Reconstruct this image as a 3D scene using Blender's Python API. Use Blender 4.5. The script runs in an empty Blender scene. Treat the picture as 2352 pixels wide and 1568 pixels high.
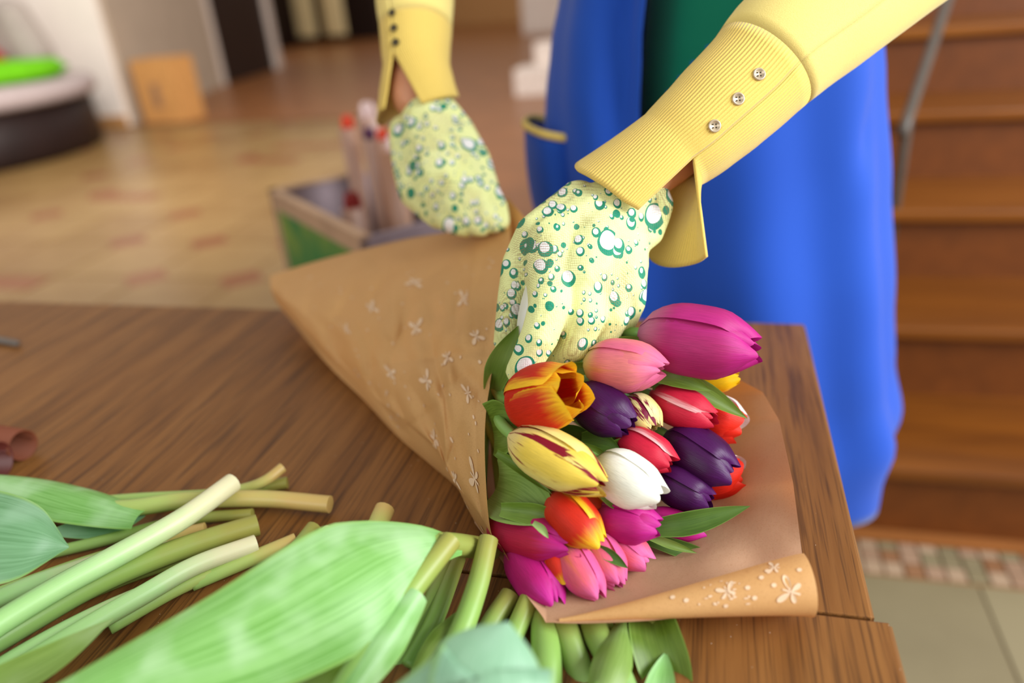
import bpy, bmesh, math, random
from mathutils import Vector, Matrix, noise
random.seed(7)
PI = math.pi
S = bpy.context.scene
C = S.collection

# ------------------------------------------------------------------ camera
FPX, CX, CY, HCAM = 1733.0, 1176.0, 784.0, 1.12
def cam_axes(p, r, y):
    cp, sp, cr, sr = math.cos(p), math.sin(p), math.cos(r), math.sin(r)
    rt, fw, up = Vector((1, 0, 0)), Vector((0, cp, -sp)), Vector((0, sp, cp))
    r2, u2 = cr*rt + sr*up, -sr*rt + cr*up
    R = Matrix.Rotation(y, 3, 'Z')
    return R @ r2, R @ u2, R @ fw
RT, UP, FW = cam_axes(math.radians(25.8), math.radians(-4.9), math.radians(15.8))
CAM = Vector((0, 0, HCAM))
cd = bpy.data.cameras.new('camera'); cam = bpy.data.objects.new('camera', cd); C.objects.link(cam)
m = Matrix.Identity(4)
for i, a in enumerate((RT, UP, -FW)):
    for j in range(3): m[j][i] = a[j]
m.translation = CAM
cam.matrix_world = m
cd.sensor_width = 36; cd.lens = FPX/2352*36; cd.clip_start = .02; cd.clip_end = 200
cd.dof.use_dof = True; cd.dof.focus_distance = .515; cd.dof.aperture_fstop = 2.3
S.camera = cam

def ray(px, py): return RT*((px-CX)/FPX) - UP*((py-CY)/FPX) + FW
def Q(px, py, d): return CAM + ray(px, py)*d                     # point at a distance along the view axis
def Z(px, py, z=.75):                                            # point on a level plane
    r = ray(px, py); return CAM + r*((z-HCAM)/r.z)
def depth_z(px, py, z): return (z-HCAM)/ray(px, py).z

# ------------------------------------------------------------------ light
w = bpy.data.worlds.new('world'); S.world = w; w.use_nodes = True
bg = w.node_tree.nodes['Background']; bg.inputs[0].default_value = (1.0, .93, .85, 1); bg.inputs[1].default_value = .55
def area(name, loc, target, sx, sy, power, col):
    l = bpy.data.lights.new(name, 'AREA'); l.shape = 'RECTANGLE'; l.size = sx; l.size_y = sy; l.energy = power; l.color = col
    o = bpy.data.objects.new(name, l); C.objects.link(o); o.location = loc
    o.rotation_euler = (Vector(target)-Vector(loc)).to_track_quat('-Z', 'Y').to_euler()
    return o
area('window_daylight', (3.0, .1, 2.3), (0, .6, .8), 2.4, 1.8, 190, (.95, .98, 1.0))
area('window_daylight_back', (-1.2, -2.6, 2.3), (-.3, .6, .8), 2.2, 1.6, 30, (.94, .98, 1.0))
area('hall_fill_light', (-2.5, 3.2, 3.2), (-6.5, 7.5, .9), 2.5, 1.6, 215, (1.0, .95, .9))  # added fill lamp to brighten the far hall walls, no actual window
vs = S.view_settings
vs.view_transform = 'Standard'; vs.look = 'None'; vs.exposure = 0.2; vs.gamma = 1; vs.use_curve_mapping = False

# ------------------------------------------------------------------ helpers
def lin(c):
    return tuple((v/12.92 if v <= .04045 else ((v+.055)/1.055)**2.4) for v in [x/255 for x in c])
def rgba(c): return lin(c) + (1,)
def link(o, parent=None):
    C.objects.link(o)
    if parent is not None: o.parent = parent
    return o
def tag(o, label=None, cat=None, group=None, kind=None):
    if label: o['label'] = label
    if cat: o['category'] = cat
    if group: o['group'] = group
    if kind: o['kind'] = kind
    return o
def thing(name, label, cat, loc=(0, 0, 0), group=None):
    o = bpy.data.objects.new(name, None); o.empty_display_size = .02; C.objects.link(o); o.location = loc
    bpy.context.view_layer.update()
    return tag(o, label, cat, group)
def child(name, me, parent, mat=None):
    """mesh given in world coordinates, parented without moving it"""
    o = bpy.data.objects.new(name, me); C.objects.link(o)
    if mat is not None and not me.materials: me.materials.append(mat)
    if parent is not None:
        o.parent = parent
        acc = Vector((0, 0, 0)); p = parent
        while p is not None: acc += p.location; p = p.parent
        o.location = -acc
    return o
def mesh(verts, faces, uvs=None, smooth=True, name='m'):
    me = bpy.data.meshes.new(name); me.from_pydata([tuple(v) for v in verts], [], faces); me.update()
    if uvs is not None:
        uv = me.uv_layers.new(name='UVMap')
        for lp in me.loops: uv.data[lp.index].uv = uvs[lp.vertex_index]
    if smooth: me.polygons.foreach_set('use_smooth', [True]*len(me.polygons))
    return me
def grid(rows, uvrows=None, closed=False, smooth=True, name='m'):
    nr, nc = len(rows), len(rows[0]); V = [p for r in rows for p in r]; Fc = []
    for i in range(nr-1):
        for j in range(nc if closed else nc-1):
            k = (j+1) % nc
            Fc.append((i*nc+j, i*nc+k, (i+1)*nc+k, (i+1)*nc+j))
    uv = [q for r in uvrows for q in r] if uvrows else [(j/max(1, nc-1), i/max(1, nr-1)) for i in range(nr) for j in range(nc)]
    return mesh(V, Fc, uv, smooth, name)
def lerp(a, b, t): return a + (b-a)*t
def interp(xs, ys, x):
    if x <= xs[0]: return ys[0]
    for i in range(len(xs)-1):
        if x <= xs[i+1]:
            t = (x-xs[i])/(xs[i+1]-xs[i]); t2 = t*t*(3-2*t)*.5+t*.5
            return ys[i] + (ys[i+1]-ys[i])*t2
    return ys[-1]
def herm(xs, ys, x):
    n = len(xs); k = 0
    while k < n-2 and x > xs[k+1]: k += 1
    def sl(i):
        if i == 0: return (ys[1]-ys[0])/(xs[1]-xs[0])
        if i == n-1: return (ys[-1]-ys[-2])/(xs[-1]-xs[-2])
        return (ys[i+1]-ys[i-1])/(xs[i+1]-xs[i-1])
    h = xs[k+1]-xs[k]; t = min(1, max(0, (x-xs[k])/h)); a, b = sl(k)*h, sl(k+1)*h
    return ys[k]*(2*t**3-3*t*t+1)+a*(t**3-2*t*t+t)+ys[k+1]*(-2*t**3+3*t*t)+b*(t**3-t*t)
def smooth_path(pts, n):
    """Catmull-Rom through the points (Vectors), n samples"""
    pts = [Vector(p) for p in pts]
    if len(pts) == 2: return [pts[0].lerp(pts[1], i/(n-1)) for i in range(n)]
    P = [pts[0]*2-pts[1]] + pts + [pts[-1]*2-pts[-2]]
    out = []; m_ = len(pts)-1
    for i in range(n):
        s = i/(n-1)*m_; k = min(int(s), m_-1); t = s-k
        a, b, c, d = P[k], P[k+1], P[k+2], P[k+3]
        out.append(.5*((2*b)+(c-a)*t+(2*a-5*b+4*c-d)*t*t+(3*b-a-3*c+d)*t**3))
    return out
def frames(path, up=Vector((0, 0, 1))):
    fr = []
    for i, p in enumerate(path):
        t = (path[min(i+1, len(path)-1)]-path[max(i-1, 0)]).normalized()
        s = t.cross(up)
        if s.length < 1e-5: s = t.cross(Vector((1, 0, .3)))
        s.normalize(); fr.append((t, s, s.cross(t).normalized()))
    return fr
def tube(path, radii, nseg=10, cap=True, name='m', flat=1.0, up=Vector((0, 0, 1))):
    n = len(path); fr = frames(path, up); V = []; uv = []; Fc = []
    for i in range(n):
        r = radii[i] if isinstance(radii, (list, tuple)) else radii
        for j in range(nseg):
            a = 2*PI*j/nseg
            V.append(path[i]+fr[i][1]*math.cos(a)*r+fr[i][2]*math.sin(a)*r*flat); uv.append((j/nseg, i/(n-1)))
    for i in range(n-1):
        for j in range(nseg):
            k = (j+1) % nseg
            Fc.append((i*nseg+j, i*nseg+k, (i+1)*nseg+k, (i+1)*nseg+j))
    if cap:
        Fc.append(tuple(range(nseg-1, -1, -1)))
        for e in (1,):   # end face gets its own ring so that the cut edge stays crisp
            b = len(V); V += [V[(n-1)*nseg+j].copy() for j in range(nseg)]; uv += [(.5, 1.0)]*nseg
            Fc.append(tuple(range(b, b+nseg)))
    return mesh(V, Fc, uv, True, name)
def box_bm(bm, c, s, rot=None):
    r = bmesh.ops.create_cube(bm, size=1.0)
    M = Matrix.Translation(c) @ (rot.to_4x4() if rot else Matrix.Identity(4)) @ Matrix.Diagonal((s[0], s[1], s[2], 1))
    bmesh.ops.transform(bm, matrix=M, verts=r['verts']); return r['verts']
def bm_mesh(bm, smooth=False, name='m'):
    me = bpy.data.meshes.new(name); bm.to_mesh(me); bm.free()
    if smooth: me.polygons.foreach_set('use_smooth', [True]*len(me.polygons))
    return me
def box(c, s, bevel=0.0, rotz=0.0):
    bm = bmesh.new(); box_bm(bm, Vector(c), s, Matrix.Rotation(rotz, 3, 'Z'))
    if bevel: bmesh.ops.bevel(bm, geom=bm.edges[:], offset=bevel, segments=2, affect='EDGES', profile=.5)
    return bm_mesh(bm)
def blob(chains, voxel=.0025, smooth_it=6, name='m'):
    """union of swept balls: chains of (point, radius); one continuous skin"""
    bm = bmesh.new()
    for ch in chains:
        for k in range(len(ch)-1):
            (a, ra), (b, rb) = ch[k], ch[k+1]
            n = max(2, int((Vector(b)-Vector(a)).length/(min(ra, rb)*.35))+1)
            for i in range(n+1):
                t = i/n; p = Vector(a).lerp(Vector(b), t); r = lerp(ra, rb, t)
                bmesh.ops.create_icosphere(bm, subdivisions=2, radius=r, matrix=Matrix.Translation(p))
    me = bm_mesh(bm); o = bpy.data.objects.new('tmp', me); C.objects.link(o)
    md = o.modifiers.new('r', 'REMESH'); md.mode = 'VOXEL'; md.voxel_size = voxel
    ms = o.modifiers.new('s', 'SMOOTH'); ms.factor = .6; ms.iterations = smooth_it
    bpy.context.view_layer.update()
    ev = o.evaluated_get(bpy.context.evaluated_depsgraph_get())
    out = bpy.data.meshes.new_from_object(ev); bpy.data.objects.remove(o); bpy.data.meshes.remove(me)
    out.polygons.foreach_set('use_smooth', [True]*len(out.polygons)); out.materials.clear()
    return out

# ------------------------------------------------------------------ material helpers
class NT:
    def __init__(s, name):
        s.mat = bpy.data.materials.new(name); s.mat.use_nodes = True; s.t = s.mat.node_tree; s.t.nodes.clear()
        s.out = s.n('ShaderNodeOutputMaterial'); s.b = s.n('ShaderNodeBsdfPrincipled'); s.l(s.b.outputs[0], s.out.inputs[0])
    def n(s, t, **k):
        x = s.t.nodes.new(t)
        for a, v in k.items(): setattr(x, a, v)
        return x
    def l(s, a, b): s.t.links.new(a, b)
    def put(s, sock, v):
        if hasattr(v, 'is_output') or hasattr(v, 'links'): s.l(v, sock)
        else: sock.default_value = v
    def math(s, op, a, b=None, c=None):
        x = s.n('ShaderNodeMath', operation=op)
        for i, v in enumerate((a, b, c)):
            if v is not None: s.put(x.inputs[i], v)
        return x.outputs[0]
    def mix(s, f, a, b, mode='MIX'):
        x = s.n('ShaderNodeMix', data_type='RGBA', blend_type=mode)
        s.put(x.inputs[0], f)
        s.put(x.inputs[6], a if hasattr(a, 'links') else (a if len(a) == 4 else tuple(a)+(1,)))
        s.put(x.inputs[7], b if hasattr(b, 'links') else (b if len(b) == 4 else tuple(b)+(1,)))
        return x.outputs[2]
    def coords(s, which='Object', scale=(1, 1, 1), rot=(0, 0, 0), loc=(0, 0, 0)):
        tc = s.n('ShaderNodeTexCoord'); mp = s.n('ShaderNodeMapping')
        mp.inputs['Scale'].default_value = scale; mp.inputs['Rotation'].default_value = rot; mp.inputs['Location'].default_value = loc
        s.l(tc.outputs[which], mp.inputs[0]); return mp.outputs[0]
    def noise(s, vec, scale=5, detail=3, rough=.5, dist=0):
        x = s.n('ShaderNodeTexNoise'); s.l(vec, x.inputs['Vector']); x.inputs['Scale'].default_value = scale
        x.inputs['Detail'].default_value = detail; x.inputs['Roughness'].default_value = rough; x.inputs['Distortion'].default_value = dist
        return x.outputs[0]
    def vor(s, vec, scale=5, feature='F1', rand=1.0):
        x = s.n('ShaderNodeTexVoronoi', feature=feature); s.l(vec, x.inputs['Vector']); x.inputs['Scale'].default_value = scale
        x.inputs['Randomness'].default_value = rand; return x
    def ramp(s, f, stops, interp_='LINEAR'):
        x = s.n('ShaderNodeValToRGB'); s.put(x.inputs[0], f); e = x.color_ramp; e.interpolation = interp_
        while len(e.elements) > 1: e.elements.remove(e.elements[0])
        e.elements[0].position = stops[0][0]; e.elements[0].color = stops[0][1]
        for p, c in stops[1:]:
            q = e.elements.new(p); q.color = c
        return x.outputs[0]
    def step(s, f, a, b):
        x = s.n('ShaderNodeMapRange', interpolation_type='SMOOTHSTEP'); s.put(x.inputs[0], f)
        x.inputs[1].default_value = a; x.inputs[2].default_value = b; return x.outputs[0]
    def bump(s, h, strength=.3, dist=.001):
        x = s.n('ShaderNodeBump'); x.inputs['Strength'].default_value = strength; x.inputs['Distance'].default_value = dist
        s.put(x.inputs['Height'], h); s.l(x.outputs[0], s.b.inputs['Normal']); return x
    def fin(s, col, rough=.5, spec=.5, transl=0, tcol=None, sheen=0):
        s.put(s.b.inputs['Base Color'], col if hasattr(col, 'links') else (tuple(col)+(1,) if len(col) == 3 else col))
        s.put(s.b.inputs['Roughness'], rough); s.b.inputs['Specular IOR Level'].default_value = spec
        if sheen: s.b.inputs['Sheen Weight'].default_value = sheen
        if transl:
            tr = s.n('ShaderNodeBsdfTranslucent'); mx = s.n('ShaderNodeMixShader'); mx.inputs[0].default_value = transl
            s.put(tr.inputs[0], tcol if tcol is not None else (col if hasattr(col, 'links') else rgba_(col)))
            s.l(s.b.outputs[0], mx.inputs[1]); s.l(tr.outputs[0], mx.inputs[2]); s.l(mx.outputs[0], s.out.inputs[0])
        return s.mat
def rgba_(c): return tuple(c) if len(c) == 4 else tuple(c)+(1,)
def plain(name, c, rough=.5, spec=.4, var=.12, scale=20, metal=0):
    t = NT(name); v = t.coords('Object'); f = t.noise(v, scale, 3)
    base = rgba(c); dark = tuple(x*(1-var) for x in base[:3])+(1,); lite = tuple(min(1, x*(1+var)) for x in base[:3])+(1,)
    m_ = t.fin(t.ramp(f, [(.3, dark), (.7, lite)]), rough, spec); t.b.inputs['Metallic'].default_value = metal
    return m_
MT = {}

def wood_table():
    t = NT('table_laminate'); v = t.coords('Object', (1, .07, 1))
    n1 = t.noise(v, 34, 5, .6, .5); n2 = t.noise(t.coords('Object', (1, .03, 1)), 210, 3, .6, .2)
    n3 = t.noise(t.coords('Object', (1, .02, 1)), 420, 2, .5)
    base = t.ramp(n1, [(.22, rgba((96, 60, 28))), (.42, rgba((124, 80, 38))), (.62, rgba((140, 94, 48))), (.82, rgba((112, 70, 34)))])
    c2 = t.mix(t.math('MULTIPLY', t.step(n2, .52, .7), .8), base, rgba((80, 50, 26)))
    c3 = t.mix(t.math('MULTIPLY', t.step(n3, .52, .68), .55), c2, rgba((58, 36, 22)))
    vo = t.vor(t.coords('Object'), 260); sc3 = t.n('ShaderNodeSeparateColor'); t.l(vo.outputs['Color'], sc3.inputs[0])
    sp3 = t.math('MULTIPLY', t.math('LESS_THAN', vo.outputs['Distance'], .085), t.math('GREATER_THAN', sc3.outputs[0], .9))
    c3 = t.mix(sp3, c3, rgba((196, 180, 160)))
    t.bump(n3, .08, .0005)
    return t.fin(c3, .48, .22)
MT['table'] = wood_table()

def petal_mat(name, center, edge, tip=None, base=None, streak=None, streak_amt=0, edge_at=.55, soft=.35, rough=.52, flame=None, flame_w=.3):
    """u = across the petal, v = along it"""
    t = NT('petal_'+name); tc = t.n('ShaderNodeTexCoord'); sp = t.n('ShaderNodeSeparateXYZ'); t.l(tc.outputs['UV'], sp.inputs[0])
    u, v = sp.outputs[0], sp.outputs[1]
    a = t.math('MULTIPLY', t.math('ABSOLUTE', t.math('SUBTRACT', u, .5)), 2)
    oi = t.n('ShaderNodeObjectInfo')
    mp = t.n('ShaderNodeMapping'); t.l(tc.outputs['UV'], mp.inputs[0]); mp.inputs['Scale'].default_value = (1, .09, 1)
    cb = t.n('ShaderNodeCombineXYZ'); t.l(t.math('MULTIPLY', oi.outputs['Random'], 30), cb.inputs[0]); t.l(cb.outputs[0], mp.inputs['Location'])
    st = t.noise(mp.outputs[0], 22, 4, .6); st2 = t.noise(mp.outputs[0], 70, 2, .5)
    aw = t.math('ADD', a, t.math('MULTIPLY', t.math('SUBTRACT', st, .5), .5))
    col = t.mix(t.step(aw, edge_at-soft, edge_at+soft), rgba(center), rgba(edge))
    if flame:
        fw_ = t.math('ADD', aw, t.math('MULTIPLY', v, .55))
        col = t.mix(t.math('SUBTRACT', 1, t.step(fw_, flame_w, flame_w+.35)), col, rgba(flame))
    if tip:
        col = t.mix(t.step(t.math('ADD', v, t.math('MULTIPLY', t.math('SUBTRACT', st, .5), .3)), .68, .98), col, rgba(tip))
    if base:
        col = t.mix(t.math('SUBTRACT', 1, t.step(v, .03, .32)), col, rgba(base))
    if streak:
        mp2 = t.n('ShaderNodeMapping'); t.l(tc.outputs['UV'], mp2.inputs[0]); mp2.inputs['Scale'].default_value = (1, .16, 1)
        t.l(cb.outputs[0], mp2.inputs['Location'])
        big = t.noise(mp2.outputs[0], 4.5, 3, .55); fine = t.noise(mp.outputs[0], 40, 3, .6)
        f = t.math('ADD', big, t.math('MULTIPLY', t.math('SUBTRACT', fine, .5), .25))
        col = t.mix(t.step(f, streak_amt, streak_amt+.035), col, rgba(streak))
    shade = t.math('ADD', .74, t.math('MULTIPLY', st2, .5))
    cs = t.n('ShaderNodeCombineColor')
    for i in range(3): t.l(shade, cs.inputs[i])
    col = t.mix(1.0, col, cs.outputs[0], 'MULTIPLY')
    t.bump(st2, .3, .0008)
    return t.fin(col, rough, .28, .22)
PM = {
 'magenta': petal_mat('magenta', (182, 22, 112), (196, 34, 132), tip=(200, 40, 150), base=(190, 90, 130)),
 'bigmagenta': petal_mat('bigmagenta', (176, 40, 108), (188, 42, 128), tip=(196, 36, 140), base=(190, 110, 150)),
 'crimson': petal_mat('crimson', (184, 26, 68), (180, 30, 98), tip=(186, 36, 130), base=(186, 56, 80)),
 'pink': petal_mat('pink', (228, 98, 120), (226, 96, 160), tip=(232, 110, 170), base=(226, 190, 150), flame=(228, 116, 78), flame_w=.12),
 'palepink': petal_mat('palepink', (232, 132, 132), (228, 110, 146), tip=(232, 116, 160), base=(222, 205, 130), flame=(226, 150, 92), flame_w=.05),
 'redyellow': petal_mat('redyellow', (206, 40, 16), (250, 200, 40), tip=(250, 200, 40), edge_at=.78, soft=.16, base=(208, 66, 40)),
 'purple': petal_mat('purple', (62, 12, 66), (76, 20, 84), tip=(80, 22, 92), rough=.36),
 'white': petal_mat('white', (240, 240, 226), (248, 248, 240), base=(222, 228, 186)),
 'striped': petal_mat('striped', (238, 208, 84), (242, 226, 140), streak=(134, 16, 36), streak_amt=.535, base=(240, 220, 150)),
 'stripedpale': petal_mat('stripedpale', (240, 224, 140), (246, 234, 170), streak=(128, 18, 60), streak_amt=.53),
 'redwhite': petal_mat('redwhite', (206, 32, 62), (240, 190, 190), edge_at=.86, soft=.2, base=(200, 40, 70)),
 'scarlet': petal_mat('scarlet', (226, 30, 14), (232, 40, 22), tip=(236, 48, 26)),
 'whitefringe': petal_mat('whitefringe', (236, 220, 214), (246, 242, 236), base=(226, 80, 60)),
 'yellow': petal_mat('yellow', (246, 196, 8), (250, 206, 20)),
 'orange': petal_mat('orange', (206, 64, 12), (244, 190, 50), edge_at=.7, soft=.3),
}
def leaf_mat(name, c1, c2, pale, rough=.42):
    t = NT(name); tc = t.n('ShaderNodeTexCoord'); mp = t.n('ShaderNodeMapping'); t.l(tc.outputs['UV'], mp.inputs[0]); mp.inputs['Scale'].default_value = (1, .06, 1)
    st = t.noise(mp.outputs[0], 40, 3, .6); big = t.noise(t.coords('Object'), 30, 2)
    col = t.mix(t.step(st, .3, .7), rgba(c1), rgba(c2))
    col = t.mix(t.math('MULTIPLY', t.step(big, .42, .75), .7), col, rgba(pale))
    sp = t.n('ShaderNodeSeparateXYZ'); t.l(tc.outputs['UV'], sp.inputs[0])
    a = t.math('MULTIPLY', t.math('ABSOLUTE', t.math('SUBTRACT', sp.outputs[0], .5)), 2)
    col = t.mix(t.math('MULTIPLY', t.step(a, .9, 1.0), .6), col, rgba((150, 190, 90)))
    t.bump(st, .15, .0006)
    return t.fin(col, rough, .4, .25)
LM = {
 'leaf': leaf_mat('leaf_green', (86, 114, 32), (112, 142, 50), (140, 162, 88)),
 'dark': leaf_mat('leaf_dark', (58, 92, 28), (80, 116, 38), (98, 130, 58)),
 'pale': leaf_mat('leaf_pale', (118, 150, 66), (142, 174, 88), (164, 190, 128)),
 'blue': leaf_mat('leaf_blue', (96, 142, 96), (120, 166, 122), (150, 188, 154)),
 'mint': leaf_mat('leaf_mint', (136, 184, 148), (156, 202, 168), (178, 216, 192)),
 'bright': leaf_mat('leaf_bright', (112, 172, 78), (150, 206, 120), (190, 228, 176), .36),
}
def stem_mat(name, low, mid, end):
    t = NT(name); tc = t.n('ShaderNodeTexCoord'); sp = t.n('ShaderNodeSeparateXYZ'); t.l(tc.outputs['UV'], sp.inputs[0])
    n = t.noise(t.coords('Object'), 60, 3)
    vv = t.math('ADD', sp.outputs[1], t.math('MULTIPLY', t.math('SUBTRACT', n, .5), .25))
    col = t.ramp(vv, [(.0, rgba(low)), (.55, rgba(mid)), (.92, rgba(end)), (1, rgba(end))])
    mp = t.n('ShaderNodeMapping'); t.l(tc.outputs['UV'], mp.inputs[0]); mp.inputs['Scale'].default_value = (1, .03, 1)
    fine = t.noise(mp.outputs[0], 60, 2); t.bump(fine, .15, .0005)
    sm = t.fin(col, .4, .45); t.b.inputs['Subsurface Weight'].default_value = .15; t.b.inputs['Subsurface Radius'].default_value = (.004, .006, .002)
    t.b.inputs['Subsurface Scale'].default_value = .5
    return sm
SM = {
 'green': stem_mat('stem_green', (124, 168, 84), (136, 172, 84), (150, 150, 70)),
 'pale': stem_mat('stem_pale', (150, 200, 120), (172, 210, 144), (214, 208, 168)),
 'olive': stem_mat('stem_olive', (140, 178, 104), (136, 162, 80), (146, 142, 66)),
 'tan': stem_mat('stem_tan', (150, 190, 104), (170, 184, 100), (196, 166, 98)),
}

# ------------------------------------------------------------------ setting: floor, stairs, walls
def tile_mat(name, a, b, rough=.3):
    t = NT(name); v = t.coords('Object'); oi = t.n('ShaderNodeObjectInfo')
    f = t.math('ADD', t.math('MULTIPLY', t.noise(v, 6, 4), .6), t.math('MULTIPLY', oi.outputs['Random'], .4))
    return t.fin(t.ramp(f, [(.25, rgba(a)), (.7, rgba(b))]), rough, .4)
MT['tile'] = tile_mat('tile_beige', (128, 95, 53), (148, 117, 72)); MT['tile2'] = tile_mat('tile_clay', (116, 62, 34), (132, 80, 46))
MT['grout'] = plain('grout', (134, 98, 58), .7); MT['tileg'] = tile_mat('tile_sand', (126, 114, 86), (142, 130, 100), .35)
MT['tilew'] = tile_mat('tile_white', (160, 134, 108), (172, 146, 120)); MT['tileb'] = tile_mat('tile_brown', (132, 92, 62), (146, 106, 76)); MT['tilep'] = tile_mat('tile_rose', (150, 120, 96), (162, 132, 108))
fl = bpy.data.objects.new('floor', box((-3, 8, -.03), (40, 36, .05))); C.objects.link(fl); fl.data.materials.append(MT['grout']); tag(fl, kind='structure')
def tile_mesh(sx, sy, mat, h=.012):
    me = box((0, 0, 0), (sx, sy, h), .002); me.materials.append(mat); return me
def put(me, name, loc, parent, rz=0):
    o = bpy.data.objects.new(name, me); C.objects.link(o); o.parent = parent; o.location = loc; o.rotation_euler.z = rz; return o
TS = .50
tmA, tmB = tile_mesh(TS-.012, TS-.012, MT['tile']), tile_mesh(.17, .17, MT['tile2'], .013)
tmR = tile_mesh(TS-.012, .15, MT['tile2'], .014)
nt = 0
for iy in range(0, 13):
    for ix in range(-13, 0):
        x, y = ix*TS+.25, 1.0+iy*TS
        if y > 6.6 or x < -.95*y-1.4 or x > -.36*y-.3: continue
        o = put(tmA, 'floor_tile', (x, y, -.006), fl); nt += 1
        if random.random() < .35: put(tmB, 'inset_tile', (x+TS/2, y+TS/2, -.0055), fl, PI/4)
        elif random.random() < .4: put(tmR, 'accent_tile', (x, y+.15, -.0052), fl)
tmG = tile_mesh(.397, .397, MT['tileg'])
for iy in range(-1, 3):
    for ix in range(0, 6):
        put(tmG, 'floor_tile', (.33+ix*.4, .28+iy*.4-.02, -.006), fl)
mos = [tile_mesh(.034, .034, MT[k]) for k in ('tilew', 'tileb', 'tilep', 'tileg')]
for ix in range(44):
    for iy in range(3):
        put(random.choice(mos), 'mosaic_tile', (.16+ix*.0375, 1.285+iy*.0375, -.005), fl)

def stair_wood():
    t = NT('stair_wood'); v = t.coords('Object', (.1, 1, 1)); n = t.noise(v, 22, 4, .6, .4); oi = t.n('ShaderNodeObjectInfo')
    f = t.math('ADD', t.math('MULTIPLY', n, .7), t.math('MULTIPLY', oi.outputs['Random'], .3))
    return t.fin(t.ramp(f, [(.25, rgba((96, 50, 10))), (.55, rgba((128, 72, 16))), (.8, rgba((146, 88, 28)))]), .33, .4)
MT['stair'] = stair_wood(); MT['stairdark'] = plain('stair_riser', (108, 56, 12), .5)
st = thing('staircase', 'varnished brown wooden staircase rising behind the person in blue', 'staircase', (.9, 1.4, 0))
X0, X1 = -.12, 2.9
yy, zz = 1.4, 0.0
for k in range(9):
    child('riser', box(((X0+X1)/2, yy+.012, zz+.075), (X1-X0, .022, .15)), st, MT['stairdark'])
    child('tread', box(((X0+X1)/2, yy+.13, zz+.165), (X1-X0, .32, .03), .006), st, MT['stair'])
    yy += .28; zz += .18
child('back_board', box(((X0+X1)/2, 4.0, .9), (X1-X0, .03, 1.8)), st, MT['stairdark'])
sb = []
me = mesh([(X0-.02, 1.36, 0), (X0-.02, 4.0, 0), (X0-.02, 4.0, 1.72), (X0-.02, 1.36, .05), (X0+.02, 1.36, 0), (X0+.02, 4.0, 0), (X0+.02, 4.0, 1.72), (X0+.02, 1.36, .05)],
          [(0, 1, 2, 3), (7, 6, 5, 4), (0, 3, 7, 4), (3, 2, 6, 7), (2, 1, 5, 6), (1, 0, 4, 5)], None, False)
child('stringer', me, st, MT['stairdark'])
MT['greymetal'] = plain('grey_metal', (92, 84, 76), .4, .5)
rl = thing('handrail', 'grey metal rail slanting over the staircase', 'handrail', (.6, 2.2, .5))
pa, pb = Q(2088, 262, 1.75), Q(2180, -10, 1.95)
child('rail', tube([pa+(pa-pb)*.15, pa, pb, pb+(pb-pa)*1.6], .0125, 12), rl, MT['greymetal'])
child('post', tube([Vector((pa.x, pa.y, .3)), pa], .011, 10), rl, MT['greymetal'])

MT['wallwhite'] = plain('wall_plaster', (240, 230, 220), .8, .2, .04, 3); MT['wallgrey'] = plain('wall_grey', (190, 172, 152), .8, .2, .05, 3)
MT['black'] = plain('black_brown', (32, 16, 13), .5, .3, .2, 8); MT['trimwood'] = plain('trim_wood', (196, 146, 92), .5); MT['cream'] = plain('cream', (226, 206, 156), .6)
MT['whitepaint'] = plain('white_paint', (226, 212, 202), .6); MT['parquet'] = plain('parquet', (142, 88, 44), .35, .4, .15, 3)
def wallseg(name, a, b, h, th, mat, z0=0):
    a, b = Vector(a), Vector(b); d = b-a; mid = (a+b)/2
    o = bpy.data.objects.new(name, box((0, 0, 0), (d.length, th, h))); C.objects.link(o)
    o.location = (mid.x, mid.y, z0+h/2); o.rotation_euler.z = math.atan2(d.y, d.x); o.data.materials.append(mat); tag(o, kind='structure'); return o
g = lambda px, py: Z(px, py, 0).to_2d().to_3d()
wc = g(300, 288)
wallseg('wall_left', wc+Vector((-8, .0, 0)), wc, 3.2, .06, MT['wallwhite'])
wallseg('baseboard_left', wc+Vector((-8, -.045, 0)), wc+Vector((.01, -.045, 0)), .11, .02, MT['trimwood'])
wd = g(508, 197)
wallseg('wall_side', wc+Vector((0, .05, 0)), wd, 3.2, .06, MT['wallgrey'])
we, wf = g(628, 160), g(650, 150)
wallseg('trim_1', wd, wd+(we-wd).normalized()*.10, 3.2, .10, MT['whitepaint'])
d1 = wallseg('door_1', wd+(we-wd).normalized()*.08, we, 3.0, .06, MT['black'])
wallseg('trim_2', we, we+(wf-we).normalized()*.34, 3.2, .16, MT['whitepaint'])
wg = g(860, 78)
wallseg('wall_back', g(636, 114), g(905, 66), 3.4, .08, MT['black'])
wallseg('wall_far', g(895, 68), Vector((9, 19, 0)), 3.4, .08, MT['trimwood'])
# dark wooden landing in front of the dark doorway
pf = bpy.data.objects.new('floor_landing', mesh([tuple(g(300, 286)+Vector((.15, -.02, .004))), (-2.62, 6.86, .004), (-.52, 1.36, .004), (4, 1.36, .004), (8, 24, .004), (-13, 24, .004), (-8, 10.4, .004)], [(0, 1, 2, 3, 4, 5, 6)], None, False))
C.objects.link(pf); pf.data.materials.append(MT['parquet']); tag(pf, kind='structure')
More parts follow.
